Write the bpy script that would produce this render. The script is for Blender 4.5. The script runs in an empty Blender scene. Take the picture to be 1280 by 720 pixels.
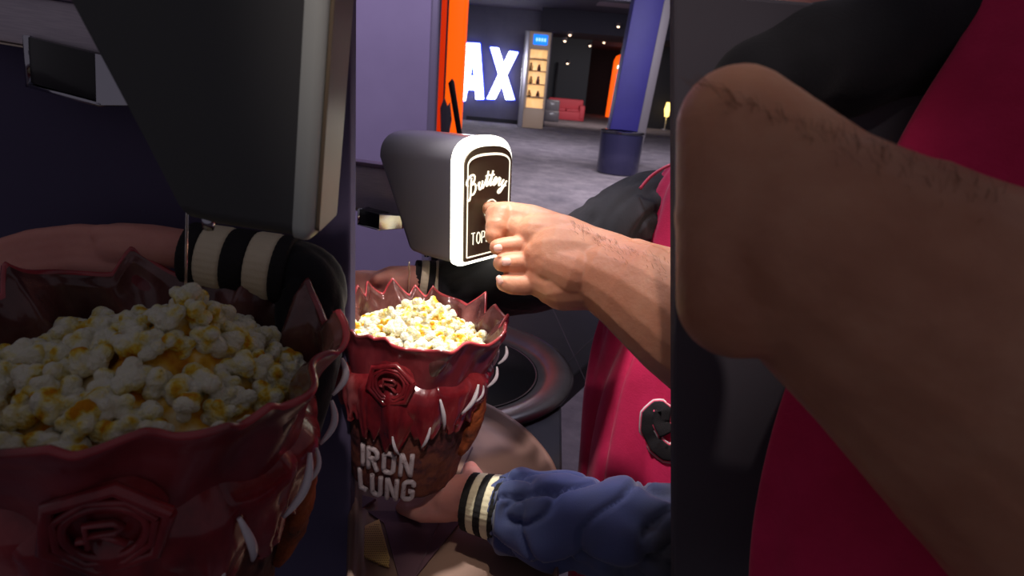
import bpy, bmesh, math, random
from mathutils import Vector, Matrix, noise
from mathutils.bvhtree import BVHTree
random.seed(7)
R = math.radians
PI = math.pi
scene = bpy.context.scene
COL = scene.collection
F = 760.0
CAM = Vector((0, 0, 1.55))
CR = (Matrix.Rotation(R(71.5), 4, 'X') @ Matrix.Rotation(R(5), 4, 'Z')).to_3x3()

# ---------------------------------------------------------------- geometry helpers
def ray(px, py):
    return CR @ Vector(((px - 640) / F, -(py - 360) / F, -1.0))
def V(px, py, d):                      # the point seen there at that depth
    return CAM + ray(px, py) * d
def onY(px, py, Y):
    r = ray(px, py); return CAM + r * (Y / r.y)
def onZ(px, py, z):
    r = ray(px, py); return CAM + r * ((z - CAM.z) / r.z)

def lin(c):
    return tuple(((x / 255) / 12.92 if x / 255 <= 0.04045 else ((x / 255 + 0.055) / 1.055) ** 2.4) for x in c) + (1,)

def new_bm(): return bmesh.new()

def box(bm, lo, hi, M=None, bev=0.0, seg=2):
    t = bmesh.new()
    bmesh.ops.create_cube(t, size=1)
    lo = Vector(lo); hi = Vector(hi)
    for v in t.verts:
        v.co = Vector((lo[i] + (v.co[i] + .5) * (hi[i] - lo[i]) for i in range(3)))
    if bev > 0:
        bmesh.ops.bevel(t, geom=t.edges[:], offset=bev, segments=seg, profile=.5, affect='EDGES')
    merge(bm, t, M)

def merge(bm, t, M=None):
    if M is not None:
        for v in t.verts: v.co = M @ v.co
    me = bpy.data.meshes.new('tmp'); t.to_mesh(me); t.free()
    bm.from_mesh(me); bpy.data.meshes.remove(me)

def frame(o, x, y, z):                 # matrix from axes
    M = Matrix.Identity(4)
    for i in range(3):
        M[i][0] = x[i]; M[i][1] = y[i]; M[i][2] = z[i]; M[i][3] = o[i]
    return M

def prism(bm, pts, n, bev=0.0, seg=2):
    """closed outline (3-D points) extruded along vector n"""
    t = bmesh.new()
    a = [t.verts.new(p) for p in pts]
    b = [t.verts.new(Vector(p) + n) for p in pts]
    fa = t.faces.new(a); fb = t.faces.new(b[::-1])
    k = len(pts)
    for i in range(k):
        t.faces.new((a[i], b[i], b[(i + 1) % k], a[(i + 1) % k]))
    bmesh.ops.recalc_face_normals(t, faces=t.faces[:])
    if bev > 0:
        es = [e for e in t.edges if any(f in (fa, fb) for f in e.link_faces)]
        bmesh.ops.bevel(t, geom=es, offset=bev, segments=seg, profile=.5, affect='EDGES')
    merge(bm, t)

def tube(bm, pts, rad, n=12, up=None, wr=None, cap=True, ell=None):
    """sweep; rad list of (a,b) or floats; wr(i,t,theta) scales"""
    pts = [Vector(p) for p in pts]
    m = len(pts)
    rings = []
    prev = None
    for i, p in enumerate(pts):
        tn = (pts[min(i + 1, m - 1)] - pts[max(i - 1, 0)]).normalized()
        if prev is None:
            u = up if up is not None else (Vector((0, 0, 1)) if abs(tn.z) < .9 else Vector((0, 1, 0)))
        else: u = prev
        u = (u - tn * u.dot(tn)).normalized(); prev = u
        s = tn.cross(u)
        r = rad[i] if isinstance(rad, (list, tuple)) else rad
        a, b = r if isinstance(r, (tuple, list)) else (r, r)
        ring = []
        for k in range(n):
            th = 2 * PI * k / n
            w = wr(i / (m - 1), th) if wr else 1.0
            ring.append(bm.verts.new(p + (s * math.cos(th) * a + u * math.sin(th) * b) * w))
        rings.append(ring)
    for i in range(m - 1):
        for k in range(n):
            bm.faces.new((rings[i][k], rings[i][(k + 1) % n], rings[i + 1][(k + 1) % n], rings[i + 1][k]))
    if cap:
        bm.faces.new(rings[0][::-1]); bm.faces.new(rings[-1])
    return rings

def catmull(P, n):
    P = [tuple(p) for p in P]
    out = []
    m = len(P)
    dim = len(P[0])
    for i in range(m - 1):
        p0 = P[max(i - 1, 0)]; p1 = P[i]; p2 = P[i + 1]; p3 = P[min(i + 2, m - 1)]
        for k in range(n):
            t = k / n
            out.append(tuple(.5 * ((2 * p1[d]) + (-p0[d] + p2[d]) * t + (2 * p0[d] - 5 * p1[d] + 4 * p2[d] - p3[d]) * t * t + (-p0[d] + 3 * p1[d] - 3 * p2[d] + p3[d]) * t ** 3) for d in range(dim)))
    out.append(P[-1])
    return out

def capsule(bm, a, ra, b, rb, n=16):
    a = Vector(a); b = Vector(b)
    d = (b - a)
    L = d.length
    if L < 1e-6: d = Vector((0, 0, 1)); L = 1e-6
    d.normalize()
    u = Vector((0, 0, 1)) if abs(d.z) < .9 else Vector((1, 0, 0))
    u = (u - d * u.dot(d)).normalized(); s = d.cross(u)
    prof = []
    for k in range(1, 6):
        t = -PI / 2 + k * PI / 10
        prof.append((a + d * ra * math.sin(t), ra * math.cos(t)))
    for k in range(0, 5):
        t = k * PI / 10
        prof.append((b + d * rb * math.sin(t), rb * math.cos(t)))
    rings = []
    for p, r in prof:
        rings.append([bm.verts.new(p + (s * math.cos(2 * PI * k / n) + u * math.sin(2 * PI * k / n)) * r) for k in range(n)])
    for i in range(len(rings) - 1):
        for k in range(n):
            bm.faces.new((rings[i][k], rings[i][(k + 1) % n], rings[i + 1][(k + 1) % n], rings[i + 1][k]))
    v0 = bm.verts.new(a - d * ra); v1 = bm.verts.new(b + d * rb)
    for k in range(n):
        bm.faces.new((v0, rings[0][(k + 1) % n], rings[0][k]))
        bm.faces.new((v1, rings[-1][k], rings[-1][(k + 1) % n]))

# ---------------------------------------------------------------- object helpers
def obj(name, bm, mat, parent=None, smooth=True, world=True, angle=None):
    """world=True: bm is in world coordinates; the origin goes to the base (or to the parent's frame)"""
    me = bpy.data.meshes.new(name)
    if smooth:
        for f in bm.faces: f.smooth = True
    o = bpy.data.objects.new(name, me)
    COL.objects.link(o)
    if parent is not None:
        o.parent = parent
        if world:
            W = wm(parent).inverted()
            for v in bm.verts: v.co = W @ v.co
    elif world and len(bm.verts):
        xs = [v.co for v in bm.verts]
        c = Vector(((min(v.x for v in xs) + max(v.x for v in xs)) / 2, (min(v.y for v in xs) + max(v.y for v in xs)) / 2, min(v.z for v in xs)))
        for v in bm.verts: v.co -= c
        o.location = c
    bm.to_mesh(me); bm.free()
    for m in (mat if isinstance(mat, (list, tuple)) else [mat]): me.materials.append(m)
    if smooth and angle:
        me.set_sharp_from_angle(angle=R(angle))
    return o

def wm(o):
    M = o.matrix_basis.copy()
    p = o.parent
    while p: M = p.matrix_basis @ M; p = p.parent
    return M

def tag(o, label, cat, group=None, kind=None):
    o['label'] = label; o['category'] = cat
    if group: o['group'] = group
    if kind: o['kind'] = kind
    return o

def thing(name, label, cat, M=None, loc=None, group=None):
    o = bpy.data.objects.new(name, None); COL.objects.link(o)
    o.empty_display_size = .05
    if M is not None: o.matrix_basis = M
    if loc is not None: o.location = loc
    return tag(o, label, cat, group)

def struct(name, bm, mat, smooth=False):
    o = obj(name, bm, mat, None, smooth); o['kind'] = 'structure'; return o

def flesh(name, caps, mat, parent, voxel=.0022, it=6, extra=None):
    bm = new_bm()
    for c in caps: capsule(bm, *c)
    if extra: extra(bm)
    o = obj(name, bm, mat, parent)
    md = o.modifiers.new('r', 'REMESH'); md.mode = 'VOXEL'; md.voxel_size = voxel; md.use_smooth_shade = True
    ms = o.modifiers.new('s', 'SMOOTH'); ms.factor = .6; ms.iterations = it
    dg = bpy.context.evaluated_depsgraph_get()
    me = bpy.data.meshes.new_from_object(o.evaluated_get(dg))
    o.modifiers.clear(); old = o.data; o.data = me; me.name = name
    bpy.data.meshes.remove(old)
    if not me.materials: me.materials.append(mat)
    for p in me.polygons: p.use_smooth = True
    return o

# ---------------------------------------------------------------- materials
def mat(name, col, rough=.5, metal=0, emit=None, es=0, spec=.5, coat=0, trans=0, sss=0, sssr=(.01, .004, .002), ior=1.45, sheen=0):
    m = bpy.data.materials.new(name); m.use_nodes = True
    b = m.node_tree.nodes['Principled BSDF']
    b.inputs['Base Color'].default_value = lin(col)
    b.inputs['Roughness'].default_value = rough
    b.inputs['Metallic'].default_value = metal
    b.inputs['Specular IOR Level'].default_value = spec
    b.inputs['Coat Weight'].default_value = coat
    b.inputs['Coat Roughness'].default_value = .1
    b.inputs['Transmission Weight'].default_value = trans
    b.inputs['IOR'].default_value = ior
    if sheen: b.inputs['Sheen Weight'].default_value = sheen
    if sss:
        b.inputs['Subsurface Weight'].default_value = sss
        b.inputs['Subsurface Radius'].default_value = sssr
        b.inputs['Subsurface Scale'].default_value = 1
    if emit:
        b.inputs['Emission Color'].default_value = lin(emit); b.inputs['Emission Strength'].default_value = es
    return m

def noisy(m, stops, scale=10, detail=4, rough=.6, bump=0, bscale=None, coord='Object', bdist=.002, stretch=(1, 1, 1), voronoi=False, rand=False):
    """base colour from a noise ramp; optional bump"""
    nt = m.node_tree; b = nt.nodes['Principled BSDF']
    tc = nt.nodes.new('ShaderNodeTexCoord'); mp = nt.nodes.new('ShaderNodeMapping')
    mp.inputs['Scale'].default_value = stretch
    nt.links.new(tc.outputs[coord], mp.inputs['Vector'])
    vec = mp.outputs['Vector']
    if rand:
        oi = nt.nodes.new('ShaderNodeObjectInfo'); ad = nt.nodes.new('ShaderNodeVectorMath'); ad.operation = 'MULTIPLY_ADD'
        ad.inputs[1].default_value = (9, 7, 5)
        nt.links.new(oi.outputs['Random'], ad.inputs[0]); nt.links.new(vec, ad.inputs[2]); vec = ad.outputs[0]
    n = nt.nodes.new('ShaderNodeTexNoise'); n.inputs['Scale'].default_value = scale; n.inputs['Detail'].default_value = detail; n.inputs['Roughness'].default_value = rough
    nt.links.new(vec, n.inputs['Vector'])
    r = nt.nodes.new('ShaderNodeValToRGB')
    els = r.color_ramp.elements
    while len(els) < len(stops): els.new(.5)
    for e, (p, c) in zip(els, stops): e.position = p; e.color = lin(c)
    nt.links.new(n.outputs['Fac'], r.inputs['Fac']); nt.links.new(r.outputs['Color'], b.inputs['Base Color'])
    if bump:
        if voronoi:
            n2 = nt.nodes.new('ShaderNodeTexVoronoi'); n2.inputs['Scale'].default_value = bscale or scale; src = n2.outputs['Distance']
        else:
            n2 = nt.nodes.new('ShaderNodeTexNoise'); n2.inputs['Scale'].default_value = bscale or scale * 3; n2.inputs['Detail'].default_value = 5; src = n2.outputs['Fac']
        nt.links.new(vec, n2.inputs['Vector'])
        bp = nt.nodes.new('ShaderNodeBump'); bp.inputs['Strength'].default_value = bump; bp.inputs['Distance'].default_value = bdist
        nt.links.new(src, bp.inputs['Height']); nt.links.new(bp.outputs['Normal'], b.inputs['Normal'])
    return m

M = {}
M['lavender'] = noisy(mat('lavender_paint', (165, 150, 185), .7), [(0.3, (160, 145, 180)), (.7, (170, 155, 190))], 2)
M['wallend'] = mat('wall_end_metal', (150, 140, 165), .35, .3)
M['slate'] = noisy(mat('slate_wall', (82, 80, 100), .6), [(0.3, (76, 74, 94)), (.7, (88, 86, 106))], 1.5)
M['black'] = mat('black_wall', (26, 26, 34), .7)
M['charcoal'] = mat('charcoal_wall', (48, 52, 60), .7)
M['ceiling'] = mat('dark_ceiling', (80, 72, 84), .8)
M['soffit'] = mat('soffit', (44, 42, 54), .8)
M['ceilpale'] = mat('pale_ceiling_panel', (150, 130, 140), .8)
M['carpet'] = noisy(mat('carpet', (95, 92, 110), .95, spec=.1), [(0.3, (104, 98, 106)), (.5, (132, 124, 130)), (.7, (160, 150, 154))], 2.2, 8, .75, bump=.5, bscale=60, bdist=.01)
M['orange'] = mat('orange_glow_panel', (255, 90, 10), .5, emit=(255, 92, 8), es=1.15)
M['orangedk'] = mat('orange_glow_edge', (200, 50, 5), .4, emit=(225, 48, 4), es=.75)
M['letterw'] = mat('letter_white_glow', (255, 255, 255), .5, emit=(245, 248, 255), es=5)
M['letterb'] = mat('letter_blue_glow', (60, 80, 255), .5, emit=(50, 80, 255), es=2.6)
M['silver'] = mat('silver', (190, 190, 200), .3, .8)
M['beige'] = mat('beige_case', (190, 165, 140), .5)
M['casein'] = noisy(mat('case_backlight', (255, 220, 160), .5, emit=(255, 205, 140), es=.75), [(0.4, (255, 225, 170)), (.6, (240, 200, 130))], 3)
M['bluesign'] = mat('blue_lit_sign', (20, 120, 255), .5, emit=(10, 120, 255), es=1.3)
M['whitesign'] = mat('sign_lettering', (200, 230, 255), .5, emit=(140, 200, 255), es=1.5)
M['sofa'] = mat('coral_sofa', (205, 75, 88), .6)
M['blue'] = noisy(mat('blue_column', (40, 34, 112), .55), [(0.3, (36, 31, 104)), (.7, (44, 38, 118))], 1)
M['colside'] = mat('column_side', (104, 98, 104), .5)
M['binside'] = mat('bin_lacquer', (60, 58, 92), .2, .55, coat=.5)
M['chrome'] = mat('chrome', (200, 200, 210), .12, 1)
M['gloss_black'] = mat('gloss_black', (16, 17, 20), .3, spec=.5, coat=.35)
M['satin_black'] = mat('satin_black', (104, 102, 110), .42, spec=.5, coat=.45)
M['led'] = mat('led_bezel', (255, 250, 235), .4, emit=(255, 250, 232), es=3.2)
M['unlit'] = mat('white_acrylic_bezel', (176, 184, 178), .4)
M['shaded_shell'] = mat('shaded_shell', (70, 72, 72), .42)  # darker copy of the housing black, its dimness put into the colour
M['panel'] = mat('panel_brown', (104, 92, 74), .4)
M['ledline'] = mat('lit_line', (255, 245, 220), .5, emit=(255, 245, 220), es=1.3)
M['paleline'] = mat('pale_line', (220, 210, 190), .5)
M['buttonred'] = mat('button_red', (220, 50, 15), .3, emit=(255, 60, 10), es=.5)
M['beam'] = noisy(mat('brushed_beam', (150, 142, 150), .4, .15), [(0.4, (204, 194, 206)), (.6, (218, 208, 218))], 40, 3, stretch=(1, 1, 20))
M['beamtrim'] = mat('beam_trim', (150, 130, 150), .35, .4)
M['beamlip'] = mat('beam_lip', (210, 195, 175), .3, .6)
M['skin'] = noisy(mat('skin', (225, 160, 130), .48, sss=.25, spec=.4), [(0.3, (180, 120, 92)), (.5, (198, 140, 110)), (.7, (212, 160, 128))], 14, 6, .6, bump=.35, bscale=230, bdist=.0012)
M['skinpink'] = noisy(mat('skin_pink', (225, 150, 140), .5, sss=.25, spec=.4), [(0.3, (212, 140, 128)), (.7, (230, 165, 150))], 16, 5, .6, bump=.25, bscale=230, bdist=.001)
M['nail'] = mat('nail', (245, 190, 172), .4)
M['hair'] = mat('arm_hair', (120, 86, 60), .6)
M['headhair'] = mat('head_hair', (38, 28, 24), .6)
M['crimson'] = noisy(mat('crimson_fleece', (190, 22, 74), .85, spec=.2, sheen=.25), [(0.35, (202, 34, 84)), (.65, (222, 44, 98))], 22, 5, .6, bump=.35, bscale=420, bdist=.001)
M['blackcloth'] = noisy(mat('black_cloth', (30, 30, 34), .85, spec=.25, sheen=.15), [(0.3, (24, 24, 28)), (.7, (36, 36, 40))], 18, 4, .6, bump=.25, bscale=500, bdist=.001)
M['navy'] = noisy(mat('navy_cloth', (46, 56, 98), .7, spec=.35, sheen=.3), [(0.4, (74, 74, 84)), (.5, (76, 84, 118)), (.66, (82, 92, 146))], 6, 3, .5, bump=.2, bscale=600, bdist=.0008)
M['cream'] = noisy(mat('cream_rib', (235, 222, 190), .85), [(0.3, (225, 210, 178)), (.7, (240, 228, 198))], 30, 3, bump=.4, bscale=700, bdist=.001)
M['rib'] = noisy(mat('black_rib', (28, 26, 28), .85), [(0.3, (24, 22, 24)), (.7, (34, 32, 34))], 30, 3, bump=.4, bscale=700, bdist=.001)
M['pink'] = mat('pink_piping', (235, 90, 120), .6)
M['white'] = mat('white_edging', (235, 225, 225), .6)
M['counter'] = noisy(mat('dark_counter', (40, 38, 44), .35), [(0.35, (38, 36, 42)), (.7, (52, 49, 56))], 9, 6, bump=.05)
M['seam'] = mat('counter_seam', (86, 80, 84), .5)
M['steel'] = noisy(mat('chute_steel', (118, 112, 112), .28, .9), [(0.3, (100, 96, 98)), (.7, (140, 132, 130))], 8, 3)
M['void'] = mat('chute_dark', (10, 10, 16), .6)
M['tray'] = noisy(mat('taupe_tray', (205, 170, 160), .4, coat=.2), [(0.3, (122, 96, 88)), (.7, (136, 108, 98))], 5, 3)
M['traydark'] = mat('plum_shadow', (98, 70, 84), .45)  # shadow tone as a colour; groove and edge plate share it
M['gold'] = mat('gold_mesh', (214, 184, 116), .4, .25)
M['golddk'] = mat('gold_hole', (150, 122, 76), .6, .2)
M['slab'] = noisy(mat('indigo_partition', (52, 48, 70), .8, spec=.1), [(0.3, (84, 78, 104)), (.7, (90, 84, 112))], 3)
M['slabk'] = noisy(mat('charcoal_partition', (44, 42, 46), .8, spec=.1), [(0.3, (88, 85, 92)), (.7, (98, 94, 102))], 3)
M['cup'] = noisy(mat('oxblood_gloss', (120, 26, 40), .3, coat=.45), [(0.3, (84, 28, 34)), (.5, (120, 42, 50)), (.7, (150, 66, 70))], 22, 5, .6, bump=.5, bscale=42, bdist=.004, stretch=(1, 1, .45))
M['cupin'] = noisy(mat('brown_gloss_lining', (84, 48, 46), .22, coat=.6), [(0.32, (70, 36, 36)), (.52, (104, 62, 58)), (.7, (142, 100, 100))], 26, 5, .6, bump=.6, bscale=38, bdist=.005, stretch=(1, 1, .4))
M['cuprim'] = noisy(mat('rim_red', (170, 56, 62), .25, coat=.5), [(0.35, (104, 48, 50)), (.5, (160, 54, 60)), (.7, (200, 84, 90))], 20, 3)
M['petal'] = noisy(mat('red_petal', (180, 30, 40), .25, coat=.5), [(0.34, (70, 20, 28)), (.5, (126, 30, 38)), (.6, (150, 50, 54)), (.72, (180, 104, 104))], 26, 5, .6, bump=.5, bscale=36, bdist=.004, stretch=(1, 1, .4))
M['barrel'] = noisy(mat('rusted_brown', (96, 56, 44), .6, spec=.35), [(0.36, (46, 26, 34)), (.46, (86, 44, 44)), (.54, (116, 66, 50)), (.66, (66, 36, 48))], 24, 8, .7, bump=.8, bscale=60, bdist=.004)
M['rust'] = noisy(mat('orange_rust', (150, 70, 30), .75), [(0.3, (70, 46, 40)), (.48, (150, 72, 34)), (.62, (176, 92, 40)), (.75, (90, 84, 50))], 40, 8, .75, bump=1, bscale=90, bdist=.004)
M['scorch'] = noisy(mat('scorched_black', (36, 26, 32), .45), [(0.3, (28, 20, 28)), (.6, (46, 32, 38)), (.75, (120, 104, 96))], 60, 7, .7, bump=.8, bscale=90, bdist=.003)
M['fang'] = mat('bone_fang', (225, 220, 225), .3, coat=.3)
M['title'] = noisy(mat('worn_white_title', (200, 190, 190), .6), [(0.34, (120, 84, 82)), (.42, (196, 184, 186)), (.7, (214, 204, 206))], 110, 6, .7)
M['popcorn'] = noisy(mat('popcorn', (250, 240, 205), .65, spec=.3, sss=.35, sssr=(.006, .005, .003)), [(0.32, (226, 150, 16)), (.38, (244, 208, 70)), (.44, (250, 238, 170)), (.53, (252, 248, 222))], 1.15, 3, .5, rand=True, bump=.5, bscale=6, bdist=.12)
M['popbed'] = noisy(mat('popcorn_bed', (250, 240, 205), .65, spec=.3), [(0.36, (200, 120, 12)), (.5, (240, 190, 60)), (.66, (252, 240, 190))], 90, 3, .5, bump=.5, bscale=240, bdist=.001)
M['syrup'] = mat('syrup', (240, 220, 190), .05, trans=.85, ior=1.4)
M['glass'] = mat('vitrine_glass', (255, 255, 255), .02, trans=1, ior=1.1)
M['lamp'] = mat('downlight_glow', (255, 225, 190), .5, emit=(255, 215, 180), es=4)
M['lampring'] = mat('downlight_trim', (90, 80, 84), .5)
M['yellowlamp'] = mat('yellow_lamp', (255, 220, 120), .5, emit=(255, 215, 120), es=2.5)
M['purple'] = mat('purple_glow', (160, 90, 255), .5, emit=(170, 90, 230), es=1.2)
M['plum'] = mat('dark_merch', (120, 70, 60), .6)
M['tan'] = mat('tan_merch', (200, 150, 90), .6)

# ================================================================= SETTING
def quad(bm, pts): bm.faces.new([bm.verts.new(p) for p in pts])
bm = new_bm(); box(bm, (-16, -3, -.1), (22, 46, 0)); struct('floor', bm, M['carpet'])
CZ = 4.3
bm = new_bm(); box(bm, (-16, 12, CZ), (22, 46, CZ + .2)); struct('ceiling', bm, M['ceiling'])
YW = 25.8
# lavender near wall
pe = onY(544, 60, 3.6)
bm = new_bm(); box(bm, (-6, 3.6, 0), (pe.x - .03, 3.66, 4.3)); struct('wall_left', bm, M['lavender'])
bm = new_bm(); box(bm, (pe.x - .032, 3.59, 0), (pe.x + .018, 3.67, 4.3), bev=.012); struct('trim_1', bm, M['wallend'])
# wall with the lit letters
xa = onY(500, 100, YW).x; xb = onY(685.5, 100, YW).x
bm = new_bm(); box(bm, (xa, YW, 0), (xb, YW + .3, CZ)); struct('wall_back', bm, M['slate'])
bm = new_bm(); box(bm, (xb - 3.2, YW - .03, 0), (xb - .02, YW + .001, .16)); struct('baseboard_back', bm, M['black'])
Y2 = 35
x1 = onY(735, 100, Y2).x
bm = new_bm(); box(bm, (xb - 1, Y2, 0), (x1, Y2 + .3, CZ)); struct('wall_recess', bm, M['charcoal'])
bm = new_bm(); box(bm, (x1, 45.5, 0), (22, 45.8, CZ)); struct('wall_far', bm, M['black'])
bm = new_bm(); xr = onY(812, 100, 32).x; box(bm, (xr, 32, 0), (xr + 3.0, 32.4, CZ)); struct('wall_right', bm, M['black'])
# ceiling soffits
def slabpx(bm, pts, z, h, f=onZ):
    prism(bm, [f(x, y, z) for x, y in pts], Vector((0, 0, h)))
bm = new_bm()
a = onY(650, 10, 19)
box(bm, (xb - 3.5, 17.6, CZ - .45), (xb + 9, 18.1, CZ)); struct('trim_2', bm, M['soffit'])
bm = new_bm(); box(bm, (xb - .5, 24.5, CZ - .75), (xb + 9, 27.5, CZ)); struct('trim_3', bm, M['soffit'])
bm = new_bm(); box(bm, (2.0, 18.4, CZ - .03), (7, 22.5, CZ - .001)); struct('trim_4', bm, M['ceilpale'])

# ---- orange pillar
po = onY(566, 60, 5.2)
t = thing('light_pillar', 'tall glowing orange pillar at the end of the lavender wall', 'light', loc=(po.x, 5.2, 0))
zp = onY(555, 235, 5.2).z
bm = new_bm(); xl = onY(560, 60, 5.2).x; xr_ = onY(579.5, 80, 5.2).x
box(bm, (onY(549, 60, 5.2).x, 5.12, 0), (xr_, 5.42, zp - .002), bev=.01); obj('plinth', bm, M['black'], t)
bm = new_bm(); box(bm, (xl, 5.15, zp), (xr_, 5.35, 4.3), bev=.015); obj('glow_panel', bm, M['orange'], t)
bm = new_bm(); box(bm, (onY(549, 60, 5.2).x, 5.2, zp), (xl - .005, 5.4, 4.3), bev=.01); obj('side_panel', bm, M['orangedk'], t)
bm = new_bm(); box(bm, (xl - .012, 5.13, zp), (xl, 5.2, 4.3)); obj('dark_joint', bm, M['satin_black'], t)
# black leaning thing in front of pillar
t = thing('leaning_board', 'thin black board leaning before the orange pillar', 'board', loc=onY(570, 165, 4.6))
bm = new_bm(); prism(bm, [onY(*p, 4.6) for p in [(560, 104), (565, 98), (567.5, 102), (577.5, 168), (602, 356), (594, 356), (571, 168)]], Vector((0, .03, 0)), .004)
obj('panel', bm, M['gloss_black'], t)
bm = new_bm(); prism(bm, [onY(*p, 4.64) for p in [(550, 135), (555, 122), (559, 133), (562, 128), (564, 150), (560, 172), (555, 336), (547, 336), (551, 172)]], Vector((0, .05, 0)), .004)
obj('foot_brace', bm, M['satin_black'], t)

# ---- AX letters
def glyph_px(name, label, polys, Y, holes=None):
    t = thing(name, label, 'sign', loc=onY(610, 130, Y), group='lit letters on the dark wall')
    bm = new_bm()
    for p in polys: prism(bm, [onY(x, y, Y) for x, y in p], Vector((0, .10, 0)))
    obj('face', bm, M['letterw'], t, smooth=False)
    bm = new_bm()
    for p in polys:
        cx = sum(q[0] for q in p) / len(p); cy = sum(q[1] for q in p) / len(p)
        g = [(x + (1.1 if x > cx else -1.1), y + (.9 if y > cy else -.9)) for x, y in p]
        prism(bm, [onY(x, y, Y + .11) for x, y in g], Vector((0, .06, 0)))
    obj('halo_backing', bm, M['letterb'], t, smooth=False)
S = lambda L: [(540 + x / 4, y / 4) for x, y in L]
glyph_px('sign_letter', 'glowing white letter A beside the orange pillar', [
    S([(168, 214), (238, 218), (258, 496), (218, 496), (216, 450), (206, 330), (200, 320)]),
    S([(168, 214), (203, 300), (190, 385), (176, 452), (166, 505), (120, 505)]),
    S([(172, 378), (210, 380), (218, 450), (160, 448)])], YW - .3)
glyph_px('sign_letter', 'glowing white letter X left of the display case', [
    S([(292, 236), (334, 240), (412, 498), (368, 498)]),
    S([(386, 256), (430, 262), (316, 496), (274, 494)])], YW - .3)

# ---- display case
kb = onZ(662, 160, 0); KY = kb.y
kz = lambda px, py: onY(px, py, KY)
t = thing('display_case', 'tall lit glass display case with a blue sign on top', 'display case', loc=kb)
xl = kz(651, 105).x; xm = kz(657, 105).x; xr2 = kz(684, 100).x; top = kz(668, 39).z
bm = new_bm()
box(bm, (xm, KY, 0), (xr2, KY + .6, .75), bev=.02)
box(bm, (xm, KY, top - .62), (xr2, KY + .6, top), bev=.02)
box(bm, (xm, KY, .7), (xm + .08, KY + .6, top - .6)); box(bm, (xr2 - .08, KY, .7), (xr2, KY + .6, top - .6))
obj('cabinet', bm, M['beige'], t, angle=40)
bm = new_bm(); box(bm, (xl, KY - .02, 0), (xm, KY + .6, top), bev=.02); obj('side_post', bm, M['silver'], t, angle=40)
bm = new_bm(); box(bm, (xm + .05, KY + .5, .7), (xr2 - .05, KY + .56, top - .6)); obj('lit_back', bm, M['casein'], t)
bm = new_bm()
bm.free()
for z in (1.15, 1.6, 2.05, 2.45):
    bm = new_bm(); box(bm, (xm + .085, KY + .08, z), (xr2 - .085, KY + .495, z + .03)); obj('shelf', bm, M['beige'], t)
bm = new_bm(); box(bm, (xm + .08, KY + .02, .75), (xr2 - .08, KY + .035, top - .62)); obj('glass_door', bm, M['glass'], t)
bm = new_bm(); box(bm, (xm + .15, KY - .06, top - .45), (xr2 - .12, KY - .003, top - .1), bev=.02); sg = obj('sign_panel', bm, M['bluesign'], t)
bm = new_bm()
for k in range(4): box(bm, (xm + .24 + .1 * k, KY - .07, top - .33), (xm + .31 + .1 * k, KY - .06, top - .22))
obj('sign_marking', bm, M['whitesign'], sg)
k = 0
for z in (1.18, 1.63, 2.08):
    for q in range(2):
        bm = new_bm(); x = xm + .22 + q * .25 + random.uniform(-.03, .03)
        h = random.uniform(.2, .34)
        pr = [(0, .05), (.3, .06), (.6, .05), (.75, .025), (.8, .04), (1, .03)]
        tube(bm, [(x, KY + .3, z + a_ * h) for a_, b_ in pr], [b_ for a_, b_ in pr], 12)
        tag(obj('figurine', bm, M['plum'] if (k % 2) else M['tan']), 'small %s souvenir on the %s shelf of the lit display case, %s side' % (('dark' if k % 2 else 'tan'), ['lowest', 'middle', 'highest'][k // 2], ['left', 'right'][q]), 'souvenir', 'souvenirs in the display case'); k += 1

# ---- sofa
sb = onZ(706, 150, 0); SY = sb.y; w = 45 * SY / F * 1.0
t = thing('sofa', 'coral red two-seat sofa against the far dark wall', 'sofa', loc=sb)
bm = new_bm(); box(bm, (sb.x - w / 2, SY, 0), (sb.x + w / 2, SY + .9, .45), bev=.04); obj('base', bm, M['sofa'], t, angle=50)
for s in (-1, 1):
    bm = new_bm(); xx = sb.x + s * (w / 2 - .13); box(bm, (xx - .14, SY - .03, .1), (xx + .14, SY + .9, .78), bev=.06, seg=3); obj('armrest', bm, M['sofa'], t, angle=50)
    bm = new_bm(); xx = sb.x + s * w * .18; box(bm, (xx - w * .17, SY - .02, .42), (xx + w * .17, SY + .7, .58), bev=.05, seg=3); obj('seat_cushion', bm, M['sofa'], t, angle=50)
bm = new_bm(); box(bm, (sb.x - w / 2 + .05, SY + .62, .4), (sb.x + w / 2 - .05, SY + .95, 1.05), bev=.08, seg=3); obj('backrest', bm, M['sofa'], t, angle=50)
# dark chair left of sofa
cb = onZ(690, 152, 0)
t = thing('armchair', 'dark armchair partly hidden beside the display case', 'armchair', loc=cb)
bm = new_bm(); box(bm, (cb.x - .4, cb.y - .2, 0), (cb.x + .3, cb.y + .5, .5), bev=.06); obj('seat', bm, M['satin_black'], t, angle=50)
bm = new_bm(); box(bm, (cb.x - .4, cb.y + .3, .4), (cb.x + .3, cb.y + .55, 1.0), bev=.08); obj('backrest', bm, M['satin_black'], t, angle=50)

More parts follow.
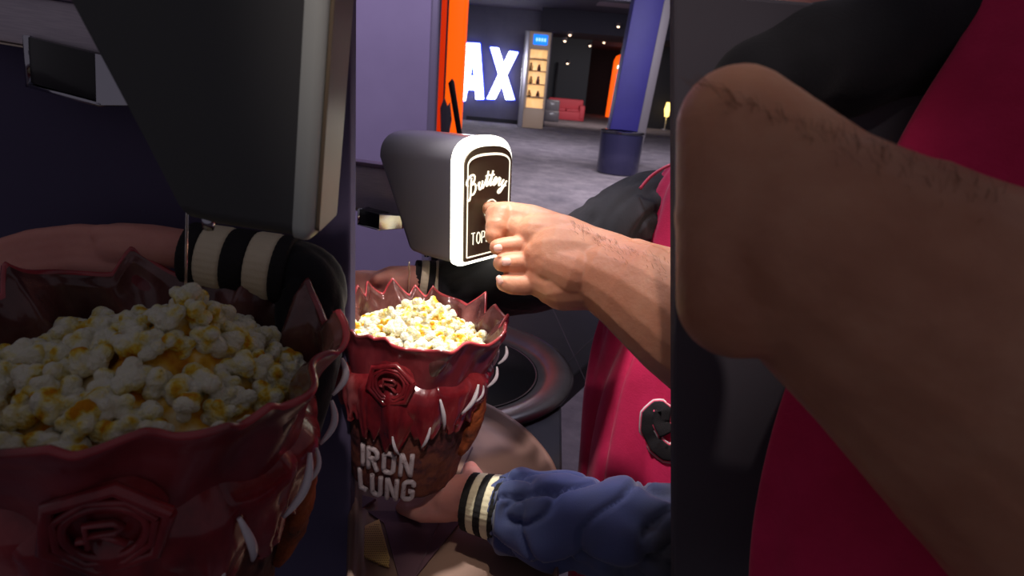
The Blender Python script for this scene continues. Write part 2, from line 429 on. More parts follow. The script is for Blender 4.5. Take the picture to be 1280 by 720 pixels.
# ---- column and bin
c0 = onZ(785, 208, 0); CY = c0.y
t = thing('column', 'square column with a blue-lit face behind the round bin', 'column', loc=c0)
bx = onY(774, 100, CY).x; ex = onY(811, 90, CY).x
Mx = Matrix.Translation((ex, CY, 0)) @ Matrix.Rotation(R(8.5), 4, 'Y') @ Matrix.Rotation(R(-3), 4, 'Z')
wd = (ex - bx)
Mx = Matrix.Translation((ex, CY, 1.7)) @ Matrix.Rotation(R(3.5), 4, 'Y') @ Matrix.Translation((0, 0, -1.7))
bm = new_bm(); box(bm, (-wd, 0, -.05), (0, .02, 4.45), Mx, bev=.004); obj('blue_face', bm, M['blue'], t)
bm = new_bm(); box(bm, (-wd, .022, -.05), (0, .6, 4.45), Mx, bev=.004); obj('blue_flank', bm, M['blue'], t)
bm = new_bm(); box(bm, (.002, .022, -.05), (.19, .6, 4.45), Mx, bev=.01); obj('shaft', bm, M['colside'], t)
bb = onZ(771, 217, 0)
t = thing('litter_bin', 'round lacquered litter bin at the foot of the blue column', 'bin', loc=bb)
rb_ = 25.5 * bb.y / F; hb = onY(772, 163, bb.y).z
bm = new_bm(); tube(bm, [(bb.x, bb.y, z) for z in (0, .02, .04, hb * .5, hb * .93)], [rb_ * .9, rb_ * .97, rb_, rb_, rb_], 48); obj('body', bm, M['binside'], t, angle=50)
bm = new_bm(); tube(bm, [(bb.x, bb.y, z) for z in (hb * .935, hb * .95, hb * .99, hb, hb, hb * .8)], [rb_ * .99, rb_ * 1.03, rb_ * 1.03, rb_ * 1.0, rb_ * .72, rb_ * .7], 48); obj('rim', bm, M['chrome'], t, angle=50)

# ---- orange arch, lamps, downlights
t = thing('light_pillar', 'distant rounded orange light pillar left of the blue column', 'light', loc=onZ(764, 147, 0))
ay = onZ(764, 147, 0).y
bm = new_bm()
prism(bm, [onY(x, y, ay) for x, y in [(757, 146), (768, 76), (771, 70), (776, 68), (782, 70), (785, 76), (776, 148)]], Vector((0, .3, 0)), .03); obj('glow_panel', bm, M['orange'], t)
bm = new_bm(); p = onY(775, 84, ay - .1); capsule(bm, p, .16, p + Vector((0, .02, 0)), .16); obj('bulb', bm, M['letterw'], t)
bm = new_bm(); p = onY(773, 98, ay - .1); capsule(bm, p, .14, p + Vector((0, 0, .2)), .14); obj('purple_spot', bm, M['purple'], t)
LB = ['nearest the blue column', 'upper of the middle pair', 'lower of the middle pair', 'above the black recess', 'lowest, level with the arch light', 'on the slate wall']
for i, (x, y) in enumerate([(773, 33), (712.5, 43.5), (706, 51), (737.5, 57), (755, 53), (709.5, 79)]):
    p = onY(x, y, 24 if i < 3 else 27.8)
    t = thing('downlight', 'small round ceiling downlight, %s' % LB[i], 'ceiling light', loc=p, group='downlights in the far soffit')
    bm = new_bm(); capsule(bm, p, .05, p + Vector((0, 0, .01)), .05); obj('lens', bm, M['lamp'], t)
    bm = new_bm(); tube(bm, [p + Vector((0, 0, z)) for z in (0, .03, .12)], [.09, .1, .08], 16); obj('housing', bm, M['lampring'], t)
p = onZ(834, 163, 0)
t = thing('wall_lamp', 'small yellow glowing lamp at the right edge of the hall', 'lamp', loc=p)
bm = new_bm(); a = onY(836, 128, p.y); b = onY(833, 146, p.y); tube(bm, [a, a * .5 + b * .5, b], [.1, .16, .1], 16); obj('shade', bm, M['yellowlamp'], t)
bm = new_bm(); tube(bm, [Vector((b.x, b.y, 0)), Vector((b.x, b.y, .05)), Vector((b.x, b.y, .06)), b], [.18, .18, .04, .04], 16); obj('post', bm, M['silver'], t)
# floor stanchion by slate wall
bm = new_bm(); a = onY(697, 78, 34.7); b = Vector((a.x, 34.7, 0)); tube(bm, [b, a], [.06, .06], 12); tag(obj('standing_post', bm, M['black']), 'thin black post against the recessed dark wall', 'post')

# ================================================================= COUNTER
ZC = 1.06
cf = lambda x, y: onZ(x, y, ZC)
bm = new_bm()
x0, x1_ = -.75, 1.1; yf, yb = .60, 1.42
o_ = [(x0, yf, ZC - .05), (.085, yf, ZC - .05), (.10, .95, ZC - .05), (.36, yb, ZC - .05), (x0, yb, ZC - .05)]
prism(bm, o_, Vector((0, 0, .05)), .004)
ct = thing('counter', 'dark stone counter with pale seams under the bucket', 'counter', loc=(0, 1.0, 0))
obj('countertop', bm, M['counter'], ct, smooth=False)
bm = new_bm(); box(bm, (x0 + .03, yf + .04, 0.0), (.06, yb - .04, ZC - .0505)); obj('carcass', bm, M['gloss_black'], ct)
bm = new_bm()
def seam(a, b):
    a = cf(*a); b = cf(*b); tube(bm, [a, b], [(.0012, .0006)] * 2, 6)
seam((640, 520), (800, 366)); seam((690, 384), (770, 560))
obj('seam', bm, M['seam'], ct)
# chute ring
cc = cf(566, 461); rr = (cf(714, 470) - cc).length
t = thing('waste_chute', 'round steel rimmed waste chute opening in the counter', 'chute', loc=cc)
prof = [(1.0, .0), (1.01, .006), (.985, .012), (.93, .013), (.80, .004), (.72, -.001), (.70, .002), (.69, -.0)]
bm = new_bm()
N = 96; rings = []
for q, z in prof: rings.append([bm.verts.new(cc + Vector((math.cos(2 * PI * k / N) * rr * q, math.sin(2 * PI * k / N) * rr * q, z + .002))) for k in range(N)])
for i in range(len(rings) - 1):
    for k in range(N): bm.faces.new((rings[i][k], rings[i][(k + 1) % N], rings[i + 1][(k + 1) % N], rings[i + 1][k]))
obj('rim', bm, M['steel'], t)
bm = new_bm(); tube(bm, [cc + Vector((0, 0, .001)), cc + Vector((0, 0, .003))], [rr * .715] * 2, 96); obj('opening', bm, M['void'], t)  # flat black disc, the dark of the hole put into its colour

# tray
ZT = 1.135
tf = lambda x, y: onZ(x, y, ZT)
t = thing('counter_tray', 'taupe round-cornered tray ledge under the bucket', 'tray', loc=tf(560, 620))
outer = catmull([(440, 500), (520, 492), (575, 493), (610, 503), (650, 527), (680, 556), (697, 585), (703, 620), (702, 680), (696, 740)], 6) + [(690, 820), (430, 820)]
outer = [tf(x, y) for x, y in outer]
cen = sum(outer, Vector()) / len(outer)
def ringpoly(bm, loops):
    rs = [[bm.verts.new(p) for p in L] for L in loops]
    k = len(rs[0])
    for i in range(len(rs) - 1):
        for j in range(k): bm.faces.new((rs[i][j], rs[i][(j + 1) % k], rs[i + 1][(j + 1) % k], rs[i + 1][j]))
    return rs
def inset(L, d, dz):
    c = sum(L, Vector()) / len(L); out = []
    for p in L:
        q = p - c; r_ = math.hypot(q.x, q.y); s = (r_ - d) / r_
        out.append(Vector((c.x + q.x * s, c.y + q.y * s, p.z + dz)))
    return out
bm = new_bm()
rs = ringpoly(bm, [inset(outer, .004, -.055), inset(outer, .0, -.05), inset(outer, -.001, -.006), inset(outer, .002, -.001), inset(outer, .006, 0), inset(outer, .011, -.002), inset(outer, .016, -.012), inset(outer, .03, -.018), inset(outer, .045, -.019)])
bm.faces.new(rs[0][::-1]); bm.faces.new(rs[-1])
obj('tray_body', bm, M['tray'], t, angle=60)
ZI = ZT - .0185
g = lambda x, y, z=ZI: onZ(x, y, z)
bm = new_bm(); prism(bm, [g(x, y) for x, y in [(458, 640), (560, 640), (574, 655), (520, 722), (500, 760), (498, 722), (480, 655)]], Vector((0, 0, .0015))); obj('plum_shadow', bm, M['traydark'], t, smooth=False)  # purple shadow on the tray, built as a flat coloured piece
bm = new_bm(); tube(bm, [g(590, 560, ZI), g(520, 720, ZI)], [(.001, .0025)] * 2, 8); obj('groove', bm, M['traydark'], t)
gr = thing('drip_grate', 'small gold perforated drip grate in the tray corner', 'grate', loc=g(462, 680))
gp = [g(x, y) + Vector((0, 0, .0015)) for x, y in [(440, 668), (474, 652), (487, 700), (486, 712), (438, 692)]]
bm = new_bm(); prism(bm, gp, Vector((0, 0, .002)), .0004); obj('plate', bm, M['gold'], gr, smooth=False)
bm = new_bm()
for i in range(22):
    for j in range(22):
        px = 436 + i * 2.5 + (j % 2) * 1.25; py = 650 + j * 2.8
        if (py > 669 - (px - 440) * .5) and py < 692 + (px - 438) * .4 and px < 474 + (py - 652) * .27 - 1:
            p = onZ(px, py, ZI + .0036); tube(bm, [p - Vector((0, 0, .0004)), p + Vector((0, 0, .0002))], [.0006] * 2, 6)
h = obj('perforation', bm, M['golddk'], gr, smooth=False); h['kind'] = 'stuff'
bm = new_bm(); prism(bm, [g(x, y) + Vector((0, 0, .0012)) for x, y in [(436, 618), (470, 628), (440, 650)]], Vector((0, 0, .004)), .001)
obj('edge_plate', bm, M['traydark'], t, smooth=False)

# ================================================================= DISPENSER
def dispenser(Mw, W, H, Hs, Dt, Db, capd, lit, label, writing=True):
    t = thing('topping_dispenser', label, 'dispenser', M=Mw)
    def prof(w, h, hs, z0=0, rc=.008, n=14):
        # tombstone: rounded lower corners, shouldered arch
        pts = []
        for k in range(6):
            a = PI + k * PI / 2 / 5; pts.append((-w / 2 + rc + rc * math.cos(a), z0 + rc + rc * math.sin(a)))
        for k in range(6):
            a = -PI / 2 + k * PI / 2 / 5; pts.append((w / 2 - rc + rc * math.cos(a), z0 + rc + rc * math.sin(a)))
        for k in range(n * 2 + 1):
            a = PI * k / (n * 2); e = 1.35
            cx = math.copysign(abs(math.cos(a)) ** (2 / (e * 2)), math.cos(a)); sx = abs(math.sin(a)) ** (2 / (e * 1.7))
            pts.append((w / 2 * cx, hs + (h - hs) * sx))
        return pts
    P = prof(W, H, Hs)
    def yr(z): return Db + (Dt - Db) * min(1, max(0, z / Hs)) ** .9
    bm = new_bm()
    L = []
    P2 = prof(W - .002, H - .001, Hs, .001)
    for q in (0, .25, .5, .75, .93, .98, 1):
        s = 1 if q < .93 else (.985 if q < 1 else .95)
        L.append([Vector((x * s, capd + (yr(z) - capd) * q, (z - H / 2) * s + H / 2)) for x, z in P2])
    rs = ringpoly(bm, L); bm.faces.new(rs[0]); bm.faces.new(rs[-1][::-1])
    bmesh.ops.recalc_face_normals(bm, faces=bm.faces[:])
    obj('housing', bm, M['satin_black'] if lit else M['shaded_shell'], t, world=False, angle=45)
    bm = new_bm()
    def sc(d, y): return [Vector((x * (1 - 2 * d / W), y, (z - H / 2) * (1 - 2 * d / H) + H / 2)) for x, z in P]
    rs = ringpoly(bm, [sc(0, capd), sc(-.0005, capd * .5), sc(0, .003), sc(.002, .0008), sc(.004, 0)]); bm.faces.new(rs[0]); bm.faces.new(rs[-1][::-1])
    bmesh.ops.recalc_face_normals(bm, faces=bm.faces[:])
    obj('light_bezel', bm, M['led'] if lit else M['unlit'], t, world=False, angle=50)
    bm = new_bm()
    PP = prof(W - .011, H - .010, Hs - .0, .005, rc=.003)
    prism(bm, [Vector((x, -.0022, z)) for x, z in PP], Vector((0, .002, 0)), .0003)
    pn = obj('face_panel', bm, M['panel'], t, world=False, smooth=False)
    line = M['ledline'] if lit else M['paleline']
    bm = new_bm()
    Q = prof(W - .018, H - .017, Hs - .001, .009, rc=.0015)
    Q2 = prof(W - .0205, H - .0195, Hs - .001, .0103, rc=.001)
    rs = ringpoly(bm, [[Vector((x, -.0021, z)) for x, z in Q], [Vector((x, -.0028, z)) for x, z in Q], [Vector((x, -.0028, z)) for x, z in Q2], [Vector((x, -.0021, z)) for x, z in Q2]])
    if writing: obj('border_line', bm, line, pn, world=False, smooth=False)
    else: bm.free()
    if writing:
        def stroke(bm, pts, w, n=5, y=-.0026):
            c = catmull(pts, n) if len(pts) > 2 else pts
            tube(bm, [(a, y, b) for a, b in c], [(.0006, w)] * len(c) if False else [(w, w)] * len(c), 8)
        bm = new_bm()
        # 'Buttery', script, rising along a gentle arch ; design units
        def put(strokes, x0, z0, rot, s, w):
            for st in strokes:
                pts = []
                for a, b in st:
                    a += b * .28
                    xx = a * math.cos(rot) - b * math.sin(rot); zz = a * math.sin(rot) + b * math.cos(rot)
                    pts.append((x0 + xx * s, z0 + zz * s))
                stroke(bm, pts, w)
        B_ = [[(.55, 1.9), (.35, 1.0), (.15, .15), (-.1, -.35), (-.45, -.2)], [(-.15, 1.25), (-.35, 1.6), (.0, 2.0), (.6, 2.1), (1.1, 1.85), (1.0, 1.35), (.45, 1.1)], [(.45, 1.1), (1.05, .95), (1.15, .4), (.75, .0), (.3, .05), (.15, .35)]]
        u_ = [[(-.1, .5), (.15, .85), (.1, .3), (.25, .0), (.55, .15), (.7, .85)], [(.7, .85), (.65, .2), (.8, .0), (1.05, .3)]]
        t_ = [[(-.05, .3), (.35, 1.1), (.3, .3), (.38, .0), (.62, .12), (.75, .4)], [(.35, 1.7), (.33, .9), (.3, .3)], [(.0, 1.15), (.7, 1.2)]]
        e_ = [[(-.05, .25), (.35, .45), (.5, .75), (.3, .92), (.08, .6), (.1, .15), (.35, .0), (.65, .25)]]
        r_ = [[(-.05, .3), (.15, .95), (.2, .8), (.45, .85), (.42, .3), (.55, .02), (.75, .25)]]
        y_ = [[(-.05, .4), (.15, .85), (.1, .3), (.3, .05), (.6, .3), (.72, .85)], [(.72, .85), (.6, .0), (.35, -.75), (.0, -.8), (.05, -.4), (.9, .3)]]
        s = .0090
        zb = .0745 
        for st, x, dz, ro in [(B_, -.0285, .0, .42), (u_, -.0165, .0056, .25), (t_, -.0078, .0086, .10), (t_, -.0022, .0092, .0), (e_, .0038, .0092, -.08), (r_, .0094, .0084, -.18), (y_, .0162, .0068, -.28)]:
            put(st, x * 1.08 + .0006, zb + dz, ro, s * 1.0, .00105)
        obj('lettering', bm, line, pn, world=False)
        bm = new_bm()
        T_ = [[(0, 1), (.7, 1)], [(.35, 1), (.35, 0)]]
        O_ = [[(.35, 0), (.02, .25), (.02, .75), (.35, 1), (.68, .75), (.68, .25), (.35, 0)]]
        P_ = [[(0, 0), (0, 1)], [(0, 1), (.5, .98), (.62, .75), (.5, .5), (0, .48)]]
        I_ = [[(.2, 0), (.2, 1)]]
        N_ = [[(0, 0), (0, 1)], [(0, 1), (.6, 0)], [(.6, 0), (.6, 1)]]
        G_ = [[(.65, .8), (.35, 1), (.02, .75), (.02, .25), (.35, 0), (.66, .2), (.66, .48)], [(.66, .48), (.4, .48)]]
        x = -.0265
        for st, ad in [(T_, .95), (O_, .9), (P_, .85), (P_, .85), (I_, .55), (N_, .85), (G_, .85)]:
            for q in st:
                stroke(bm, [(x + a * .0075, .0225 + b * .0125) for a, b in q], .00055, 3)
            x += ad * .0088
        obj('lettering', bm, line, pn, world=False)
        bm = new_bm(); bt = Vector((.0035, -.003, .0575))
        tube(bm, [bt + Vector((math.cos(a) * .0105, 0, math.sin(a) * .0105)) for a in [2 * PI * k / 32 for k in range(33)]], [.0007] * 33, 8, up=Vector((0, 1, 0)))
        bn = obj('button_ring', bm, line, pn, world=False)
        bm = new_bm(); tube(bm, [bt + Vector((0, .001, 0)), bt + Vector((0, -.001, 0)), bt + Vector((0, -.0018, 0))], [.0085, .0085, .0068], 32, up=Vector((0, 0, 1))); obj('button', bm, M['buttonred'], pn, world=False)
    # nozzle
    bm = new_bm(); tube(bm, [(-W * .3, Db * .9, -.004), (-W * .3, Db * .9, .004)], [.0025, .004], 16); obj('nozzle', bm, M['chrome'], t, world=False)
    return t

def rotm(yaw, pit, rol):
    return Matrix.Rotation(yaw, 4, 'Z') @ Matrix.Rotation(pit, 4, 'X') @ Matrix.Rotation(rol, 4, 'Y')
Rm = rotm(.9097, -.0436, -.0195)
org = CAM + (Vector((-.0433, .7721, 1.3243)) - CAM) * .8333 + (Rm @ Vector((.007, 0, 0)))
MD = Matrix.Translation(org) @ Rm
dispenser(MD, .086, .1347, .106, .128, .075, .0125, True, 'black topping dispenser with glowing white edge and script lettering, pressed by a hand')

# mounting beam behind dispenser
def beam(P1, P2, hgt, th, label, trim=True, lab2=''):
    ax = (P2 - P1); L = ax.length; x = ax.normalized(); z = Vector((0, 0, 1)); z = (z - x * z.dot(x)).normalized(); y = z.cross(x)
    Mw = frame(P1, x, y, z)
    t = thing('mounting_rail', label, 'rail', M=Mw)
    bm = new_bm(); box(bm, (0, 0, -hgt), (L, th, 0), bev=.002); obj('rail_face', bm, M['beam'], t, world=False, angle=40)
    bm = new_bm(); box(bm, (0, -.004, .0005), (L, th, hgt * .10), bev=.001); obj('top_trim', bm, M['beamtrim'], t, world=False, angle=40)
    bm = new_bm(); box(bm, (0, -.004, -hgt - hgt * .05), (L, th, -hgt - .0005), bev=.001); obj('bottom_lip', bm, M['beamlip'], t, world=False, angle=40)
    return t
beam(V(405, 201, .80), V(500, 214, .76), .056, .02, 'grey metal rail that carries the lit dispenser')
def vent(a, b, h, dep, label, side_px):
    """dark socket box with chrome cheek; a,b top corners of its front"""
    x = (b - a); L = x.length; x.normalize(); z = Vector((0, 0, 1)); z = (z - x * z.dot(x)).normalized(); y = z.cross(x)
    Mw = frame(a, x, y, z)
    t = thing('socket_box', label, 'box', M=Mw)
    bm = new_bm(); box(bm, (0.001, .001, -h + .001), (L - .001, dep, -.0005), bev=.001); obj('dark_face', bm, M['gloss_black'], t, world=False, angle=40)
    bm = new_bm()
    e = L * .04
    box(bm, (-e, 0, -h - e), (0, dep, 0)); box(bm, (-e, 0, -h - e), (L + e, dep, -h)); obj('edge_trim', bm, M['chrome'], t, world=False)
    bm = new_bm(); s = side_px
    prism(bm, [Vector((L, 0, -h - e)), Vector((L, 0, -.0005)), Vector((L + s, s * .8, -.0005)), Vector((L + s, s * .8, -h * .86))], Vector((0, dep * .5, 0)), .0005); obj('chrome_cheek', bm, M['chrome'], t, world=False, smooth=False)
vent(V(448, 261, .76), V(474, 267.5, .745), .0195, .02, 'small black and chrome socket box under the grey rail', .022)

# syrup stream
bm = new_bm()
a = V(511.5, 327, .66); tube(bm, catmull([a, a + Vector((.0005, 0, -.02)), a + Vector((0, -.0, -.042))], 4), [.0009] * 9, 8)
tag(obj('butter_stream', bm, M['syrup']), 'thin clear thread of butter falling from the lit dispenser', 'butter')

# ================================================================= POPCORN
def kernel_mesh(seed):
    rnd = random.Random(seed)
    lobes = [(Vector((0, 0, 0)), .42)]
    for k in range(rnd.randint(7, 9)):
        d = Vector((rnd.gauss(0, 1), rnd.gauss(0, 1), rnd.gauss(0, 1) * .8)).normalized()
        lobes.append((d * rnd.uniform(.36, .58), rnd.uniform(.25, .40)))
    bm = bmesh.new(); bmesh.ops.create_icosphere(bm, subdivisions=4, radius=1)
    for v in bm.verts:
        d = v.co.normalized(); r_ = .3
        for c, q in lobes:
            b = c.dot(d); disc = b * b - c.length_squared + q * q
            if disc > 0: r_ = max(r_, b + math.sqrt(disc))
        r_ += .04 * noise.noise(d * 5 + Vector((seed, 0, 0)))
        v.co = d * r_
    for f in bm.faces: f.smooth = True
    me = bpy.data.meshes.new('popcorn_kernel'); bm.to_mesh(me); bm.free(); me.materials.append(M['popcorn'])
    return me
KM = [kernel_mesh(s) for s in range(10)]

def popcorn(Mb, rad, z0, hgt, size, count, group, label, seed, peak=(0, 0), oval=1.0):
    rnd = random.Random(seed)
    def surf(x, y):
        r2 = (x * x + (y / oval) ** 2) / rad ** 2
        d2 = ((x - peak[0]) ** 2 + (y - peak[1]) ** 2) / (rad * .45) ** 2
        return z0 + hgt * (1 - r2) * .65 + hgt * .8 * math.exp(-d2 * 1.5) + .12 * hgt * noise.noise(Vector((x, y, seed)) * 60)
    pts = []
    tries = 0
    mind = size * .86
    while len(pts) < count and tries < 40000:
        tries += 1
        a = rnd.uniform(0, 2 * PI); q = rad * math.sqrt(rnd.random())
        x = q * math.cos(a); y = q * math.sin(a) * oval
        if mind > size * .5 and tries % 4000 == 3999: mind *= .93
        if all((x - p[0]) ** 2 + (y - p[1]) ** 2 > mind * mind for p in pts): pts.append((x, y))
    for x, y in pts:
        z = surf(x, y) + rnd.uniform(-.15, .25) * size
        o = bpy.data.objects.new('popcorn_kernel', rnd.choice(KM)); COL.objects.link(o)
        s = size * rnd.uniform(.52, .72)
        o.matrix_basis = Mb @ Matrix.Translation((x, y, z)) @ Matrix.Rotation(rnd.uniform(0, 6), 4, 'Z') @ Matrix.Rotation(rnd.uniform(0, 6), 4, 'X') @ Matrix.Scale(s, 4)
        tag(o, label, 'popcorn', group)
    # the packed popcorn underneath
    bm = new_bm(); N = 72; K = 26
    rs = []
    for i in range(1, K + 1):
        ring = []
        for k in range(N):
            a = 2 * PI * k / N; q = rad * 1.04 * i / K
            x = q * math.cos(a); y = q * math.sin(a) * oval
            ring.append(bm.verts.new((x, y, surf(x, y) - size * .25 + .35 * size * noise.noise(Vector((x, y, 3)) * (1.6 / size)))))
        rs.append(ring)
    for i in range(K - 1):
        for k in range(N): bm.faces.new((rs[i][k], rs[i][(k + 1) % N], rs[i + 1][(k + 1) % N], rs[i + 1][k]))
    bm.faces.new(rs[0][::-1])
    lo = [bm.verts.new((v.co.x * .97, v.co.y * .97, z0 - .012)) for v in rs[-1]]
    for k in range(N): bm.faces.new((rs[-1][k], rs[-1][(k + 1) % N], lo[(k + 1) % N], lo[k]))
    bm.faces.new(lo)
    o = obj('popcorn_filling', bm, M['popbed'], world=False); o.matrix_basis = Mb
    return tag(o, 'packed popcorn beneath the top kernels of the %s' % group.split(' in the ')[-1], 'popcorn', kind='stuff')

# ================================================================= BUCKET
GL = {
 'I': [[(.3, 0), (.3, 1)]],
 'R': [[(.08, 0), (.08, 1)], [(.08, .93), (.42, .93), (.54, .82), (.54, .62), (.42, .5), (.08, .5)], [(.3, .5), (.56, 0)]],
 'O': [[(.08, .16), (.08, .84), (.2, .93), (.42, .93), (.54, .84), (.54, .16), (.42, .07), (.2, .07), (.08, .16)]],
 'N': [[(.08, 0), (.08, 1)], [(.1, .95), (.52, .05)], [(.54, 0), (.54, 1)]],
 'L': [[(.08, 0), (.08, 1)], [(.08, .08), (.52, .08)]],
 'U': [[(.08, 1), (.08, .16), (.2, .07), (.42, .07), (.54, .16), (.54, 1)]],
 'G': [[(.54, .72), (.54, .84), (.42, .93), (.2, .93), (.08, .84), (.08, .16), (.2, .07), (.42, .07), (.54, .16), (.54, .46)], [(.58, .46), (.32, .46)]],
}
def sm(a, b, x):
    t = min(1, max(0, (x - a) / (b - a))); return t * t * (3 - 2 * t)
def bucket(Mb, label, oval=1.0, seed=0, dim=False, title_th=-PI / 2 - .20):
    H = .170
    t = thing('popcorn_bucket', label, 'bucket', M=Mb)
    def fold(th, z, k=1.0):
        return k * (.0030 * math.sin(7 * th + 1.3 * math.sin(2 * th) + z * 30 + seed) + .0020 * math.sin(13 * th - z * 55 + seed * 2) + .0018 * noise.noise(Vector((math.cos(th) * 3, math.sin(th) * 3, z * 30 + seed))))
    def rbase(z):
        pr = [(0, .0535), (.02, .0570), (.05, .0600), (.075, .0625), (.10, .0655), (.13, .0705), (.155, .0765), (.172, .082), (.2, .088)]
        for (a, ra), (b, rb) in zip(pr, pr[1:]):
            if z <= b: return ra + (rb - ra) * (z - a) / (b - a)
        return pr[-1][1]
    def rout(th, z): return rbase(z) + fold(th, z, sm(.08, .17, z) * 1.15 + .1)
    def rim(th):                      # height of the ruffled edge; spiky at the back and sides, scalloped in front
        front = max(0, -math.sin(th))
        ph = (th + .16 * math.sin(3 * th + seed) + .07 * math.sin(7 * th + 1)) * 8.5 / PI
        f1 = ph - math.floor(ph)
        sp = (f1 / .72) ** 1.5 if f1 < .72 else ((1 - f1) / .28) ** .8
        am = .75 + .9 * noise.noise(Vector((math.floor(ph) * 1.7, seed, 2)))
        tall = .0035 + .012 * (1 - sm(.05, .6, front)) * am
        return H - .006 + tall * sp + .003 * noise.noise(Vector((math.cos(th) * 2.2, math.sin(th) * 2.2, seed)))
    def P(th, r_, z): return Vector((r_ * math.cos(th), r_ * math.sin(th) * oval, z))
    N = 288
    # barrel
    bm = new_bm(); L = []
    for i in range(49):
        z = .118 * i / 48; ring = []
        for k in range(N):
            th = 2 * PI * k / N
            r_ = rbase(z) - .001
            nn = noise.fractal(Vector((math.cos(th) * 5, math.sin(th) * 5, z * 85 + seed)), 1, 2, 4)
            r_ += .0012 * nn + .0011 * (1 if (math.sin(th * 15 + 3 * noise.noise(Vector((th, z * 50, 0)))) > .2 and z > .055) else 0)
            r_ -= .004 * sm(.006, 0, z)
            ring.append(P(th, r_, z))
        L.append(ring)
    rs = ringpoly(bm, L); bm.faces.new(rs[0][::-1]); bm.faces.new(rs[-1])
    obj('barrel', bm, M['barrel'], t, world=False)
    # cup: outer shell, ruffled rim, lining
    bm = new_bm(); L = []
    for i in range(37):
        q = i / 36; ring = []
        for k in range(N):
            th = 2 * PI * k / N; zr = rim(th); z = .098 + (zr - .098) * q
            ring.append(P(th, rout(th, z) + .003 * sm(.8, 1, q), z))
        L.append(ring)
    rs = ringpoly(bm, L); obj('cup', bm, M['cup'], t, world=False)
    bm = new_bm(); L = []
    for dr, dz in ((.003, -.0008), (.0034, .0006), (.0022, .0018), (.0006, .0014), (-.0002, -.0004)):
        ring = []
        for k in range(N):
            th = 2 * PI * k / N; zr = rim(th); ring.append(P(th, rout(th, zr) + dr, zr + dz))
        L.append(ring)
    ringpoly(bm, L); obj('ruffled_rim', bm, M['cuprim'], t, world=False)
    bm = new_bm(); L = []
    for i in range(25):
        q = i / 24; ring = []
        for k in range(N):
            th = 2 * PI * k / N; zr = rim(th); z = zr + (.122 - zr) * q
            ring.append(P(th, rout(th, z) - .0032 * q - .0002 + fold(th, z, .9) * sm(0, .3, q) - (.002 if i > 1 else 0), z))
        L.append(ring)
    rs = ringpoly(bm, L); bm.faces.new(rs[-1]); obj('lining', bm, M['cupin'], t, world=False)
    # petals hanging down over the barrel
    PTS = [(-2.75, .5, .074), (-2.30, .42, .080), (-1.98, .34, .070), (-1.62, .38, .060), (-1.22, .40, .068), (-.82, .36, .080), (-.4, .4, .085), (.2, .5, .08), (.9, .5, .075), (1.6, .5, .08), (2.3, .5, .07), (2.95, .5, .07)]
    for th0, wd_, zl in PTS:
        bm = new_bm(); U = 22; Vn = 22
        def pp(u, v, off):
            a = th0 + (u - .5) * 2 * wd_ * (1 - .75 * v ** 2.2)
            z = .136 + (zl - .136) * v + .006 * math.sin(u * 9 + th0 * 5) * v
            crease = .0035 * math.exp(-((u - .5) / .16) ** 2) * v - .003 * math.exp(-((u - .5) / .05) ** 2) * v
            r_ = rbase(z) + .0035 - .012 * (1 - sm(0, .3, v)) + crease + .0055 * math.sin(min(1, v * 1.1) * PI) * math.sin(u * PI) + .002 * noise.noise(Vector((u * 4, v * 4, th0 * 3))) + .004 * v ** 3 - (.004 if abs(u - .5) > .47 else 0)
            if v > .98 or v < .02: r_ -= .003
            return P(a, r_ + off, z)
        A = [[bm.verts.new(pp(i / U, j / Vn, 0)) for i in range(U + 1)] for j in range(Vn + 1)]
        B = [[bm.verts.new(pp(i / U, j / Vn, -.0035)) for i in range(U + 1)] for j in range(Vn + 1)]
        for j in range(Vn):
            for i in range(U):
                bm.faces.new((A[j][i], A[j][i + 1], A[j + 1][i + 1], A[j + 1][i])); bm.faces.new((B[j][i], B[j + 1][i], B[j + 1][i + 1], B[j][i + 1]))
        for i in range(U):
            bm.faces.new((A[0][i], B[0][i], B[0][i + 1], A[0][i + 1])); bm.faces.new((A[Vn][i], A[Vn][i + 1], B[Vn][i + 1], B[Vn][i]))
        for j in range(Vn):
            bm.faces.new((A[j][0], A[j + 1][0], B[j + 1][0], B[j][0])); bm.faces.new((A[j][U], B[j][U], B[j + 1][U], A[j + 1][U]))
        obj('petal', bm, M['petal'], t, world=False)
    # emblem: raised hexagon rosette with its mark
    the = -PI / 2 - .12; ze = .128
    nrm = Vector((math.cos(the), math.sin(the) * oval, -.12)).normalized(); xx = Vector((-math.sin(the), math.cos(the), 0)).normalized(); zz = nrm.cross(xx) * -1
    if zz.z < 0: zz = -zz
    Me = frame(P(the, rbase(ze) + .0065, ze), xx, -nrm, zz)
    bm = new_bm()
    for rad_, w_, y_, sd in ((.0205, .0028, 0, 6), (.0162, .0016, -.001, 8), (.0128, .0018, -.0005, 40)):
        pts = [Me @ Vector((math.cos(a) * rad_ * (1 + .03 * math.sin(3 * a)), y_, math.sin(a) * rad_)) for a in [2 * PI * k / sd + .3 for k in range(sd + 1)]]
        tube(bm, pts, w_, 10, up=nrm)
    dk = [Me @ Vector((math.cos(2 * PI * k / 24) * .0195, .002, math.sin(2 * PI * k / 24) * .0195)) for k in range(24)]
    prism(bm, dk, nrm * -.006)
    em = obj('emblem', bm, M['petal'], t, world=False, angle=60)
    bm = new_bm()
    for st in ([(-.5, -.55), (-.5, .5), (.25, .5), (.5, .3), (.3, .02), (-.5, 0)], [(-.1, 0), (.55, -.55)], [(-.8, -.2), (-.5, -.2)]):
        tube(bm, [Me @ Vector((a * .011, -.0012, b * .0105)) for a, b in st], [(.0013, .0018)] * len(st), 8, up=nrm)
    obj('emblem_mark', bm, M['cuprim'], em, world=False)
